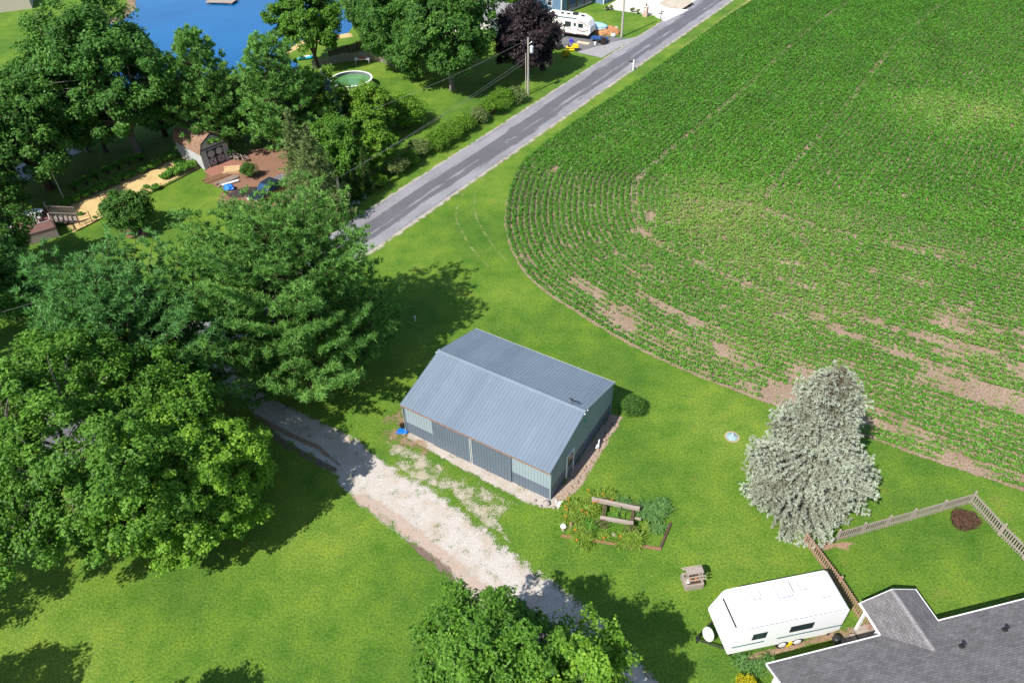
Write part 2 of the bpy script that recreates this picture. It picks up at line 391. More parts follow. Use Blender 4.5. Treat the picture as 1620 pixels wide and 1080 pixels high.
# road
RD = np.array([sin(.6106), cos(.6106)]); RN = np.array([cos(.6106), -sin(.6106)])
def roadpt(off, s): p = RN*(-50.55+off)+RD*s; return (p[0], p[1])
strip('road', [roadpt(0, s) for s in (-60, 400)], [roadpt(5.3, s) for s in (-60, 400)], ROAD, .02, .25)
strip('road_shoulder', [roadpt(-.45, s) for s in (-60, 400)], [roadpt(.5, s) for s in (-60, 400)], SHOULDER, .012, .35)
strip('road_shoulder', [roadpt(4.8, s) for s in (-60, 400)], [roadpt(5.95, s) for s in (-60, 400)], SHOULDER, .012, .35)
# pond
sheet('pond', A((215, -30), (212, 5), (205, 18), (190, 28), (150, 40), (60, 95), (20, 190), (60, 150), (200, 140), (330, 120), (430, 112), (470, 116), (474, 102), (452, 92), (455, 76), (478, 66), (520, 60), (548, 56), (560, 40), (552, 20), (535, 5), (545, -30), (700, -60), (690, -100), (250, -100)), WATER, .006, c=at(360, 20))
sheet('pond_bank', A((205, -60), (200, 2), (188, 24), (150, 42), (156, 46), (196, 32), (216, 14), (222, -60)), DIRT, .009, .5, c=at(203, 5))
sheet('pond_bank', A((448, 88), (470, 66), (520, 57), (556, 52), (560, 58), (522, 64), (482, 72), (458, 84)), STRAW, .009, .7, c=at(505, 62))
# driveways and yards
strip('gravel_driveway', A((300, 590), (380, 630), (412, 668), (440, 690), (520, 748), (560, 795), (625, 845), (690, 900), (728, 938), (800, 985), (905, 1085), (980, 1180)),
      A((330, 548), (430, 628), (470, 648), (560, 690), (628, 740), (700, 778), (775, 838), (842, 893), (920, 950), (985, 1005), (1050, 1085), (1130, 1180)), GRAVEL, .012, .16)
strip('gravel_apron', A((642, 694), (700, 726), (780, 769), (845, 803), (885, 806)), A((650, 680), (707, 710), (788, 747), (871, 787), (880, 786)), mat_gravel('apron_gravel', (.46, .41, .36), tint=(.34, .27, .2), k=.45), .016, .25)
strip('compacted_wheel_path', A((545, 785), (625, 843), (690, 897), (735, 938), (800, 984)), A((590, 780), (660, 825), (725, 880), (785, 930), (850, 985)), mat_gravel('compacted_fines', (.44, .34, .28), fine=20, tint=(.4, .3, .2), k=.8), .0145, .3)
sheet('gravel_patch', A((600, 690), (650, 700), (700, 730), (780, 770), (830, 800), (800, 830), (820, 870), (760, 830), (690, 780), (620, 740)), mat_gravel('thin_gravel_in_grass', (.45, .40, .32), tint=(.25, .24, .1), k=1.06), .010, 1.2, c=at(715, 770))
strip('rock_edging', A((866, 788), (893, 758), (930, 703), (964, 654)), A((888, 800), (920, 770), (962, 702), (988, 660)), mat_gravel('brown_rock_edging', (.34, .26, .2), fine=7, tint=(.3, .22, .15), k=.35), .014, .25)
sheet('bare_dirt_patch', A((600, 655), (635, 630), (650, 665), (700, 720), (690, 735), (630, 720), (590, 700)), mat_gravel('thin_dirt_in_grass', (.30, .2, .13), fine=9, tint=(.2, .14, .08), k=1.02), .018, 1.4)
MUD = mat_gravel('damp_mud', (.19, .135, .11), fine=9, tint=(.16, .11, .08), k=.85)
sheet('wheel_rut', A((636, 850), (662, 860), (700, 880), (722, 905), (728, 930), (700, 912), (668, 884)), MUD, .0155, .45)
sheet('wheel_rut', A((410, 672), (440, 690), (500, 722), (536, 742), (540, 752), (500, 738), (440, 706)), MUD, .0155, .5)
strip('drive_grass_crown', A((400, 662), (450, 690), (500, 712), (535, 738)), A((408, 654), (460, 682), (508, 704), (540, 734)), DIRT, .0165, .3)
sheet('mulch_yard', A((326, 272), (345, 262), (400, 235), (470, 230), (500, 262), (480, 330), (440, 340), (372, 326), (343, 320), (352, 300), (322, 288)), MULCH, .010, .8, c=at(410, 285))
sheet('brick_patio', A((322, 272), (356, 250), (392, 262), (345, 282)), plain('patio_brick', (.30, .14, .10), .85, .2, 0, .35, 8), .016)
sheet('garden_soil', A((70, 333), (150, 290), (240, 262), (300, 246), (322, 262), (268, 288), (180, 335), (115, 368)), STRAW, .011, .6)
sheet('mulch_ring', A((190, 366), (204, 360), (224, 360), (238, 366), (236, 374), (218, 379), (200, 376)), MULCH, .013, .4)
sheet('asphalt_driveway', A((950, 92), (900, 78), (862, 66), (852, 62), (850, 48), (905, 50), (960, 58), (1000, 62)), ASPH, .016)
sheet('asphalt_apron', A((952, 92), (912, 83), (966, 68), (1010, 58)), plain('worn_asphalt', (.3, .29, .3), .9, .2, 0, .2, 2), .022)
sheet('concrete_driveway', A((955, 14), (985, -6), (1060, -30), (1150, -20), (1080, 14), (1040, 26)), CONC, .014)
sheet('concrete_apron', A((1036, 27), (1056, 14), (1090, 16), (1052, 34)), plain('white_concrete', (.78, .76, .72), .85, .2, 0, .08, 1), .024)
sheet('gravel_patch', A((1040, 6), (1060, -6), (1095, 0), (1100, 8), (1086, 16), (1058, 14)), mat_gravel('pale_rubble', (.5, .44, .36), k=.4), .02, .8)
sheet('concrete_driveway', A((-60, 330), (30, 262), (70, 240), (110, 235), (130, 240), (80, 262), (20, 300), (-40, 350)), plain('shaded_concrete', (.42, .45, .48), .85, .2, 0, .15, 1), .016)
for q in (((735, 300), (722, 330), (722, 350), (745, 392), (775, 425)), ((752, 300), (750, 330), (756, 352), (778, 385), (800, 412))):
    pp = A(*q); strip('tyre_track', [(p.x-.3, p.y) for p in pp], [(p.x+.3, p.y) for p in pp], mat_gravel('pressed_grass', (.19, .25, .07), fine=9, tint=(.15, .2, .04), k=1.1), .009, .4)
sheet('worn_lawn', A((1270, 862), (1300, 852), (1360, 858), (1345, 872), (1300, 872)), DIRT, .0105, .5)
sheet('worn_lawn', A((1165, 1040), (1245, 1018), (1345, 990), (1375, 995), (1350, 1002), (1250, 1029), (1180, 1047)), DIRT, .0105, .2)
strip('tall_verge_grass', [roadpt(7.2, s) for s in (108, 260)], [roadpt(9.6, s) for s in (108, 260)], mat_gravel('dry_verge_grass', (.34, .31, .12), fine=5, tint=(.22, .26, .06), k=.75), .013, .35)

# ---------- soybean field ----------
border = [(1420, -120), (1180, 2.6), (1100, 60), (1019, 119), (930, 176), (846, 233), (815, 262), (799, 300), (791, 345), (796, 385), (815, 425), (850, 462), (900, 493), (960, 533), (1060, 584), (1150, 620), (1225, 648), (1310, 678), (1380, 700), (1480, 738), (1620, 784), (1800, 840), (2100, 930)]
BP = np.array([[*at(u, v)[:2]] for u, v in border])
def smooth_poly(P, it=4):
    for _ in range(it):
        Q = [P[0]]
        for i in range(len(P)-1): Q += [P[i]*.75+P[i+1]*.25, P[i]*.25+P[i+1]*.75]
        Q.append(P[-1]); P = np.array(Q)
    return P
BS = smooth_poly(BP, 3); dd = np.r_[0, np.cumsum(np.linalg.norm(np.diff(BS, axis=0), axis=1))]
tt = np.arange(0, dd[-1], .5); BS = np.stack([np.interp(tt, dd, BS[:, 0]), np.interp(tt, dd, BS[:, 1])], 1)
T = np.gradient(BS, axis=0); T = nrm(T); NN = np.stack([-T[:, 1], T[:, 0]], 1)
if NN[len(NN)//2][0] < 0: NN = -NN
sp = [tuple(p) for p in BS[::4]]+[(260, 20), (300, 300), (180, 300)]
# soil sheet as strip + inner polygon
me_pts = BS[::2]
inner = BS[::2]+NN[::2]*1.2
n_ = len(me_pts); vs = [(*p, .009) for p in me_pts]+[(*p, .009) for p in inner]+[(300, 15, .009), (400, 300, .009), (200, 300, .009)]
fs = [(i, i+1, n_+i+1, n_+i) for i in range(n_-1)]+[tuple(range(n_, 2*n_+3))]
me = bpy.data.meshes.new('field_soil'); me.from_pydata(vs, [], fs); me.update(); me.materials.append(SOIL)
if sum(p.normal.z*p.area for p in me.polygons) < 0: me.flip_normals()
a_ = me.attributes.new('edge', 'FLOAT', 'POINT'); a_.data.foreach_set('value', [0.]*n_+[1.]*(n_+3))
fo = bpy.data.objects.new('field_soil', me); col.objects.link(fo); fo['kind'] = 'structure'
# plants along rows that run parallel to the field edge
Rw = np.random.default_rng(11); allC = []; allV = []; allS = []; allD = []
for k in range(0, 146):
    off = .7+k*.62
    P = BS+NN*off
    seg = np.r_[0, np.cumsum(np.linalg.norm(np.diff(P, axis=0), axis=1))]
    far = off > 45
    stp = .12 if k < 45 else .14
    t = np.arange(0, seg[-1], stp); t = t+Rw.normal(0, .03, len(t))
    X = np.interp(t, seg, P[:, 0]); Y = np.interp(t, seg, P[:, 1]); S = np.interp(t, seg, tt)
    # visible only
    d = np.stack([X, Y, np.zeros_like(X)], 1)-np.array([0, 0, CH]); ww = d@FW
    u = 810+FPX*(d@RT)/np.maximum(ww, 1); v = 540-FPX*(d@UP)/np.maximum(ww, 1)
    ok = (ww > 5) & (u > 700) & (u < 2350) & (v > -90) & (v < 900)
    X, Y, S, u, v = X[ok], Y[ok], S[ok], u[ok], v[ok]
    if not len(X): continue
    # keep only points whose nearest border distance equals the offset
    B4 = BS[::3]; dist = np.empty(len(X))
    for i in range(0, len(X), 2000):
        dx = X[i:i+2000, None]-B4[None, :, 0]; dy = Y[i:i+2000, None]-B4[None, :, 1]; dist[i:i+2000] = np.sqrt((dx*dx+dy*dy).min(1))
    ok = dist > off-.12; X, Y, S, u, v = X[ok], Y[ok], S[ok], u[ok], v[ok]
    if not len(X): continue
    # vigour
    st = vnoise(S, np.full_like(S, off), 1, 3)*0
    a1 = vnoise(S/9, np.full_like(S, off)/1.3, 1, 3); a2 = vnoise(S/2.2, np.full_like(S, off)/.7, 1, 5); a3 = vnoise(X, Y, 14, 8); a4 = vnoise(X, Y, 4, 9); a5 = vnoise(S/1.1, np.full_like(S, k*1.), 1, 6); a6 = vnoise(S/3.5, np.full_like(S, off)/.9, 1, 12)
    low = 1/(1+np.exp(-((v-430)+(u-1100)*.12)/70.))            # weaker ground towards the near edge
    edge = np.exp(-off/3.5)
    bare = .55*a1+.5*a2+.4*a5+.4*a6+.35*a3                            # about 0..2.2
    thr = 1.70-.20*low-.18*low*edge-.1*edge*(v > 300)
    def bl(uc, vc, ru, rv, am, ang=0.):
        c_, s_ = cos(R(ang)), sin(R(ang)); du, dv = u-uc, v-vc
        return am*np.exp(-(((du*c_+dv*s_)/ru)**2+((-du*s_+dv*c_)/rv)**2))
    hit = 1.15*bl(870, 272, 32, 10, .6, 15)+bl(820, 405, 14, 30, .55, -30)+bl(1030, 340, 14, 24, .7, 15)+bl(1000, 368, 30, 9, .6, -15)+bl(905, 370, 8, 14, .55)+bl(1165, 328, 26, 9, .7)+bl(1470, 402, 60, 10, .55, 12)\
        + bl(1300, 520, 130, 12, .42, 20)+bl(1560, 630, 90, 15, .62, 17)+bl(1270, 640, 60, 14, .55, 25)+bl(1500, 735, 110, 14, .6, 20)+bl(1300, 268, 12, 14, .4)+bl(970, 520, 60, 8, .45, 28)+bl(1130, 480, 45, 6, .45, 20)
    hit = hit-bl(1250, 100, 260, 110, .8)-bl(960, 300, 60, 60, .15)-bl(1600, 340, 200, 60, .35)
    q = thr-.035-hit*.74-bare
    dens = np.clip(q/.38+.4, 0.0, 1)
    weak = bl(1120, 330, 90, 70, .75)+bl(1530, 180, 150, 32, .9, 6)+bl(1250, 350, 160, 60, .45)+bl(1300, 470, 260, 60, .35, 15)
    keep = Rw.uniform(0, 1, len(X)) < np.maximum(dens, .1)
    hgt = np.clip(.62+.5*dens-.16*low-.06*weak, .4, 1.05)*Rw.uniform(.8, 1.2, len(X))
    var = np.clip(.30+.30*low+.55*weak+.25*(1-dens)+.22*(a4-.5)+.15*(a1-.5), .02, .98)
    # wheel tracks left by the tractor
    for a, b in ((42, 60), (21, 30)):
        if k in (a,): keep &= Rw.uniform(0, 1, len(X)) < .5
    jt = .045+.2*np.clip(weak, 0, 1); allC.append(np.stack([X+Rw.normal(0, 1, len(X))*jt, Y+Rw.normal(0, 1, len(X))*jt, hgt], 1)[keep]); allV.append(var[keep])
CC = np.concatenate(allC); VV = np.concatenate(allV); print('crop plants', len(CC))
dist = np.hypot(CC[:, 0], CC[:, 1])
def crop(sel, nl, ls, rad, nm):
    C = CC[sel]; V = VV[sel]; N = len(C); H = np.repeat(C[:, 2], nl); B = np.repeat(C[:, :2], nl, 0)
    ang = Rw.uniform(0, 2*pi, N*nl); rr = rad*np.sqrt(Rw.uniform(0, 1, N*nl))*np.clip(H*1.6-.5, .5, 1.35)
    P = np.stack([B[:, 0]+cos_(ang)*rr, B[:, 1]+sin_(ang)*rr, .05+.38*H*Rw.uniform(.45, 1., N*nl)-rr*.35], 1)
    P[:, 2] = np.maximum(P[:, 2], .03)
    q = leaves(P, ls*np.clip(H*1.1, .6, 1.1), np.array([0, 0, 1.0])+np.stack([cos_(ang), sin_(ang), 0*ang], 1)*.35, .72, Rw)
    return q, np.clip(np.repeat(V, nl)+Rw.normal(0, .13, N*nl), 0, 1)
cos_, sin_ = np.cos, np.sin
q1, v1 = crop(dist < 75, 10, .08, .20, ''); q2, v2 = crop(dist >= 75, 8, .102, .24, '')
print('crop quads', len(q1)+len(q2))
o = np_mesh('soybean_crop', np.concatenate([q1, q2]), 4, LEAF['crop'], None, np.concatenate([v1, v2]))
tag(o, 'green soybean rows curving round the bare brown patches of the field', 'crop', None, 'stuff')

# ================= VEGETATION =================
def limb(mb, p0, p1, r0, r1, bow=.12, n=6, rs=rnd):
    p0, p1 = Vector(p0), Vector(p1); L = (p1-p0).length; off = Vector((rs.uniform(-1, 1), rs.uniform(-1, 1), rs.uniform(-.2, .9)))*L*bow
    pts = [p0.lerp(p1, t)+off*sin(pi*t) for t in (0, .3, .6, .85, 1)]; rr = [r0+(r1-r0)*t for t in (0, .3, .6, .85, 1)]
    mb.tube(pts, rr, n, False); return pts
def crown_tree(name, label, cat, base, h, r, leaf, bark, z0=.25, n=220, per=110, ls=.11, cs=.75, lean=(0, 0), seed=1, group=None, lobes=.28, trunk_r=None, top=.5, flat=.7, clear=0, rz=0.):
    if ls > .125: n = int(n*1.3); per = int(per*1.45)
    "broadleaf tree: leaf clumps spread through an uneven crown, limbs reaching them"
    rs = np.random.default_rng(seed); rd = random.Random(seed); t = thing(name, label, cat, (base[0], base[1], 0), rz, group)
    tr = trunk_r or h*.022; zc = h*(z0+1)/2; hz = h*(1-z0)/2
    # clump centres
    D = nrm(rs.normal(0, 1, (n*3, 3))); D = D[(D[:, 2] > -.75)][:n]
    ph = rs.uniform(0, 6.28, 6); az = np.arctan2(D[:, 1], D[:, 0]); el = D[:, 2]
    bump = 1+lobes*(np.sin(3*az+ph[0]+2*el)*.5+np.sin(5*az+ph[1]-3*el)*.35+np.sin(2*az+ph[2]+6*el)*.35)
    rad = (rs.uniform(.25, 1, len(D))**.42)*bump
    prof = np.where(el > 0, 1-(1-top)*el**2*.6, 1.)
    C = np.stack([D[:, 0]*r*rad*prof, D[:, 1]*r*rad*prof, zc+D[:, 2]*hz*np.minimum(rad, 1.08)], 1)
    C[:, 0] += lean[0]*(C[:, 2]/h); C[:, 1] += lean[1]*(C[:, 2]/h)
    C[:, 2] = np.maximum(C[:, 2], clear+.35)
    size = cs*rs.uniform(.6, 1.35, len(C))
    # leaves on each clump, thicker on the upper outer side
    K = np.repeat(np.arange(len(C)), per); d = nrm(rs.normal(0, 1, (len(K), 3))+np.array([0, 0, .35])); rr = size[K]*(rs.uniform(.15, 1, len(K))**.5)
    P = C[K]+d*rr[:, None]*np.array([1, 1, flat]); P += (vnoise(P[:, 0]*3, P[:, 1]*3, 1, seed)-.5)[:, None]*.3
    P[:, 2] = np.maximum(P[:, 2], .06)
    out = nrm(C-np.array([lean[0]*.5, lean[1]*.5, zc*.8]))
    q = leaves(P, ls, d*.5+out[K]*.35+np.array([0, 0, .65]), .6, rs)
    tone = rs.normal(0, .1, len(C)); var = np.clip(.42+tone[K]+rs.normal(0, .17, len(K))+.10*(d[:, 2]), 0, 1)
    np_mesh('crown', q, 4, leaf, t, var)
    mb = MB(); tp = Vector((lean[0]*.55, lean[1]*.55, h*.62)); fork = Vector((lean[0]*.2, lean[1]*.2, h*max(.16, z0*.9)))
    mb.tube([(0, 0, -.1), (0, 0, .25), fork*.6+Vector((0, 0, .1)), fork], [tr*1.5, tr*1.12, tr, tr*.9], 10)
    nl = max(4, min(9, int(r*1.2))); ends = []
    for i in range(nl):
        a = 2*pi*i/nl+rd.uniform(-.4, .4); k = rd.uniform(.35, .7); e = Vector((cos(a)*r*k+lean[0]*.6, sin(a)*r*k+lean[1]*.6, rd.uniform(zc*.85, zc+hz*.55)))
        ends.append(limb(mb, fork*rd.uniform(.8, 1), e, tr*.55, tr*.2, .1, 7, rd))
    ends.append(limb(mb, fork, tp+Vector((0, 0, hz*.3)), tr*.8, tr*.2, .05, 7, rd))
    pts = [p for L in ends for p in L[1:]]
    for i in range(len(C)):
        if rd.random() < .55:
            c = Vector(C[i]); q_ = min(pts, key=lambda p: (p-c).length+max(0, p.z-c.z)); limb(mb, q_, c, tr*.13, tr*.04, .08, 4, rd)
    mb.build('trunk', bark, t, smooth=True); return t
def pine_tree(name, label, base, h, r, leaf, bark, z0=.1, seed=1, dens=1., tl=.30, k=9, wid=.03, group=None, up=.5, power=.75, cat='tree', lean=(0, 0), pw=.46, dead=0, rz=0.):
    "pine: whorled limbs carrying plumes of needle tufts"
    rs = np.random.default_rng(seed); rd = random.Random(seed); t = thing(name, label, cat, (base[0], base[1], 0), rz, group); mb = MB(); tr = h*.021
    ax = lambda z: Vector((lean[0]*z/h, lean[1]*z/h, z))
    mb.tube([ax(0)-Vector((0, 0, .1)), ax(h*.3), ax(h*.65), ax(h*.97)], [tr*1.25, tr, tr*.6, tr*.12], 9)
    Cs = []; As = []; Tn = []; z = h*z0; sec = [rd.uniform(.72, 1.12) for _ in range(7)]
    while z < h*.985:
        f = (z/h-z0)/(1-z0); nb = rd.randint(6, 8); a0 = rd.uniform(0, 6.28); Lm = r*min(1.0, .62+f*2.2)*(1-f**1.6)**power+.25
        for b in range(nb):
            a = a0+2*pi*b/nb+rd.uniform(-.25, .25); L = Lm*rd.uniform(.62, 1.1)*sec[int(a/6.283*7) % 7]; o = ax(z); up_ = (-.08+f*1.1)*up*1.4+rd.uniform(-.08, .12); tone = rd.gauss(0, .12)
            dirh = Vector((cos(a), sin(a), 0)); side = Vector((-sin(a), cos(a), 0)); P = []
            for j in range(7): q = j/6; P.append(o+dirh*L*q+Vector((0, 0, L*(up_*q-.10*sin(pi*q)+.20*q**3)))+side*sin(q*3+a0)*.1*L*.4)
            mb.tube(P, [tr*.34*(1-.8*j/6)*(.4+L/r*.6) for j in range(7)], 5, False)
            if f < .12 and rd.random() < dead: continue
            nt = max(3, int(L/(pw/dens)))
            for m in range(nt):
                q = .28+.72*(m+.7)/nt; sdx = 1 if m % 2 else -1; x = q*6; i0 = min(5, int(x)); p = P[i0].lerp(P[i0+1], x-i0)
                tl_ = min(2.0, .27*L+.3)*(1.2-q*.8)*rd.uniform(.6, 1.2); dv = (dirh*rd.uniform(.45, .9)+side*sdx*rd.uniform(.5, 1.)+Vector((0, 0, rd.uniform(.0, .42)))).normalized()
                n2 = max(3, int(tl_/(.125/dens)))
                for c in range(n2):
                    g_ = ((c+1)/n2)**.6; Cs.append(p+dv*tl_*g_+Vector((rd.gauss(0, .1), rd.gauss(0, .1), .12*tl_*g_**2+rd.uniform(0, .16)))); As.append(dv*.45+Vector((rd.gauss(0, .2), rd.gauss(0, .2), .85))); Tn.append(tone)
            Cs.append(P[6]); As.append(dirh+Vector((0, 0, .5))); Tn.append(tone)
        z += h*.034*(1.15-.4*f)/max(.7, dens**.5)
    for q in range(6): Cs.append(ax(h)+Vector((0, 0, .1-q*.16))); As.append(Vector((0, 0, 1))); Tn.append(0)
    C = np.array([tuple(c) for c in Cs]); A_ = np.array([tuple(a) for a in As]); C += rs.normal(0, .045, C.shape)
    C[:, 2] = np.maximum(C[:, 2], .12)
    q = tufts(C, nrm(A_), tl, k, wid, .95, rs); var = np.clip(.45+np.repeat(np.array(Tn), k)+rs.normal(0, .17, len(q)), 0, 1)
    np_mesh('crown', q, 3, leaf, t, var); mb.build('trunk', bark, t, smooth=True); return t
def spruce_tree(name, label, base, h, r, leaf, bark, seed=1, dens=1., tl=.2, k=8, wid=.03, group=None, z0=.02, cat='tree', lean=(0, 0), gap=0., power=.8, rz=0.):
    "dense cone of short drooping sprays with stubby tips"
    rs = np.random.default_rng(seed); t = thing(name, label, cat, (base[0], base[1], 0), rz, group); mb = MB()
    mb.tube([(0, 0, -.1), (lean[0]*.5, lean[1]*.5, h*.5), (lean[0], lean[1], h*.98)], [h*.02, h*.013, .03], 8)
    Cs = []; As = []; Tn = []; z = h*z0+.15
    while z < h:
        f = z/h; Lm = r*(1-f)**power*min(1, .72+f*2)+.12; nb = max(5, int(2*pi*Lm/(.55/dens))); a0 = rs.uniform(0, 6.28)
        for b in range(nb):
            a = a0+2*pi*b/nb+rs.normal(0, .08); L = Lm*rs.uniform(.72, 1.08)*(1+.13*sin(3*a+z*.8)+.1*sin(5*a-z*1.7)); tone = rs.normal(0, .12)
            if rs.uniform() < gap: continue
            dh = np.array([cos(a), sin(a), 0.]); sd_ = np.array([-sin(a), cos(a), 0.]); mb.tube([(0+lean[0]*f, lean[1]*f, z), tuple(dh*L*.9+np.array([lean[0]*f, lean[1]*f, z-.12*L]))], [.03, .008], 4, False)
            q = np.arange(.30 if L > 1.2 else .15, 1.01, (.14 if dens <= 1 else .30)/dens/max(L, .3))
            for qq in q:
                w_ = .42*(1-qq*.55)*min(1, L*.5); m = max(1, int(w_*2/((.17 if dens <= 1 else .28)/dens))+1)
                s_ = np.linspace(-w_, w_, m) if m > 1 else np.zeros(1)
                for x in (s_ if dens <= 1 else np.repeat(s_, 4)):
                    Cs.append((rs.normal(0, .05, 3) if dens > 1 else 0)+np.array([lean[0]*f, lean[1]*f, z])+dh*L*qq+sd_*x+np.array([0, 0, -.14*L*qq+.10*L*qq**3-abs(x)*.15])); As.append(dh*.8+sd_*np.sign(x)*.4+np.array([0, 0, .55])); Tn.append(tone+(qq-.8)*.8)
        z += h*(.038 if dens > 1 else .030)/dens**.5*(1.1-.35*f)
    C = np.array(Cs)+rs.normal(0, .06 if dens <= 1 else .03, (len(Cs), 3)); C[:, 2] = np.maximum(C[:, 2], .1)
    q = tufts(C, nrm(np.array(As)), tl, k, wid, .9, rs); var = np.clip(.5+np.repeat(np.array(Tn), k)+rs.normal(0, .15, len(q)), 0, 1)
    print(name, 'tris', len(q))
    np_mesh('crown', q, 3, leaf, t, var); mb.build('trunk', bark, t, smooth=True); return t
def shrub(name, label, base, h, r, leaf, seed=1, n=40, per=90, ls=.07, group=None, cat='shrub', ry=None, rz=0., flat=.8, shell=.4):
    rs = np.random.default_rng(seed); rd = random.Random(seed); t = thing(name, label, cat, (base[0], base[1], 0), rz, group); ry = ry or r
    D = nrm(rs.normal(0, 1, (n, 3))); D[:, 2] = np.abs(D[:, 2])*1.1-.1; rad = rs.uniform(.2, 1, n)**shell*rs.uniform(.8, 1.05, n)
    C = np.stack([D[:, 0]*r*.8*rad, D[:, 1]*ry*.8*rad, h*.42+D[:, 2]*h*.45*rad], 1)
    K = np.repeat(np.arange(n), per); d = nrm(rs.normal(0, 1, (len(K), 3))); s_ = min(r, ry, h*.7)*.36*rs.uniform(.7, 1.3, n)
    P = C[K]+d*(s_[K]*rs.uniform(.3, 1, len(K))**.4)[:, None]*np.array([1, 1, flat]); P[:, 2] = np.maximum(P[:, 2], .04)
    q = leaves(P, ls, d*.6+np.array([0, 0, .6]), .6, rs); var = np.clip(.45+rs.normal(0, .1, n)[K]+rs.normal(0, .16, len(K)), 0, 1)
    np_mesh('foliage', q, 4, leaf, t, var); mb = MB()
    for i in range(0, n, 2): limb(mb, (0, 0, 0), tuple(C[i]), .025+.01*h, .008, .1, 4, rd)
    mb.build('stem', BARKD, t); return t
def blades(name, label, base, h, r, leaf, n=120, seed=1, wid=.02, group=None, cat='plant', flowers=0):
    "clump of arching strap leaves"
    rs = np.random.default_rng(seed); t = thing(name, label, cat, (base[0], base[1], 0), 0, group); vs = []
    for i in range(n):
        a = rs.uniform(0, 6.28); b0 = np.array([rs.normal(0, r*.25), rs.normal(0, r*.25), 0]); d = np.array([cos(a), sin(a), 0]); w_ = np.array([-sin(a), cos(a), 0])*wid; L = r*rs.uniform(.5, 1.); H = h*rs.uniform(.7, 1.1)
        ps = [b0+d*L*q+np.array([0, 0, H*(q*2.2-1.65*q*q)]) for q in (0, .3, .6, .85, 1.)]; ww = [.8, 1, .9, .6, .1]
        for j in range(4): vs += [ps[j]-w_*ww[j], ps[j]+w_*ww[j], ps[j+1]+w_*ww[j+1], ps[j+1]-w_*ww[j+1]]
    np_mesh('leaves', np.array(vs), 4, leaf, t, np.clip(np.repeat(rs.normal(.5, .2, n), 4), 0, 1))
    for i in range(flowers):
        a = rs.uniform(0, 6.28); q = rs.uniform(.2, .9)*r; p = Vector((cos(a)*q, sin(a)*q, h*rs.uniform(1., 1.3))); mb = MB(); mb.tube([(p.x*.5, p.y*.5, 0), p], .008, 4)
        for k in range(6): aa = k*pi/3; mb.add([p, p+Vector((cos(aa-.35)*.05, sin(aa-.35)*.05, .05)), p+Vector((cos(aa)*.1, sin(aa)*.1, .04)), p+Vector((cos(aa+.35)*.05, sin(aa+.35)*.05, .05))], [(0, 1, 2, 3)])
        mb.build('flower', LEAF['flower'], t)
    return t

def b2(u, v): p = at(u, v); return (p.x, p.y)
# --- near trees ---
pine_tree('pine_tree', 'tall spreading white pine left of the metal barn, its limbs reaching over the lawn', b2(504, 600), 14.6, 9.5, LEAF['pine'], BARKD, .10, 3, 1.1, .36, 11, .036, up=.6, dead=.2, lean=(-.9, 0))
pine_tree('pine_tree', 'broad blue-green pine behind the large maple at the left side', b2(268, 655), 12.3, 7.6, LEAF['pineb'], BARKD, .10, 8, 1.1, .36, 11, .038, up=.7, lean=(-1.8, .5))
crown_tree('maple_tree', 'bright green maple with dense crown beside the gravel drive', 'tree', b2(338, 842), 10.2, 4.7, LEAF['fresh'], BARK, .08, 420, 270, .10, .62, (-.4, .3), 21, lobes=.22)
crown_tree('maple_tree', 'large open-crowned maple with visible forked grey trunk at the left edge', 'tree', b2(262, 815), 13.4, 7.9, LEAF['maple'], BARK, .12, 680, 200, .105, .70, (-3.4, -.6), 22, trunk_r=.33, lobes=.32)
crown_tree('maple_tree', 'maple crown rising over the gravel drive at the bottom edge', 'tree', (-1.5, 15.4), 9.9, 3.7, LEAF['maple'], BARK, .2, 360, 200, .09, .58, (.3, .3), 23, top=.15, lobes=.3)
crown_tree('maple_tree', 'lighter maple top at the bottom edge, right of the taller maple', 'tree', (2.6, 14.6), 9.0, 2.9, LEAF['fresh'], BARK, .2, 190, 190, .085, .55, (.2, .3), 24, top=.2, lobes=.3)
crown_tree('maple_tree', 'maple branch tips poking in at the far left edge below the big maple', 'tree', b2(-95, 1010), 7.5, 2.4, LEAF['maple'], BARK, .2, 80, 120, .10, .6, (0, 0), 25)
spruce_tree('blue_spruce', 'tall silvery blue spruce beside the picket fence corner', b2(1262, 788), 11.7, 4.0, LEAF['blue'], BARKD, 5, 1.05, .17, 9, .028, lean=(-.3, .0), power=.55, gap=.06)
shrub('round_shrub', 'clipped round dark green shrub at the barn corner', b2(1000, 652), 1.5, .98, LEAF['yew'], 6, 60, 150, .045, shell=.25)
shrub('shrub', 'maroon shrub inside the corner of the picket fence', b2(1521, 832), 1.2, 1.0, LEAF['barberry'], 9, 40, 110, .05)
shrub('golden_shrub', 'bright golden shrub beside the house corner', b2(1178, 1092), 1.0, .85, LEAF['gold'], 10, 35, 110, .05)
for i, (u, v, lb) in enumerate([(1192, 1062, 'tall striped grass clump between the golden shrub and the trailer'), (1216, 1052, 'strap-leaved clump by the corner of the house eave'), (1170, 1050, 'low leafy clump nearest the trailer front wheel side')]):
    blades('ornamental_grass', lb, b2(u, v), .75, .6, LEAF['iris'], 110, 30+i, .018, 'grass clumps by the house corner')
crown_tree('maple_tree', 'tree below the bottom left corner, casting its crown shadow onto the lawn', 'tree', (-19.6, 13.2), 7.4, 2.2, LEAF['maple'], BARK, .2, 110, 120, .11, .6, (0, 0), 26)
crown_tree('maple_tree', 'farther maple off the bottom left corner, shading the lawn there', 'tree', (-29.8, 14.0), 7.8, 2.6, LEAF['maple'], BARK, .2, 110, 120, .11, .6, (0, 0), 27)
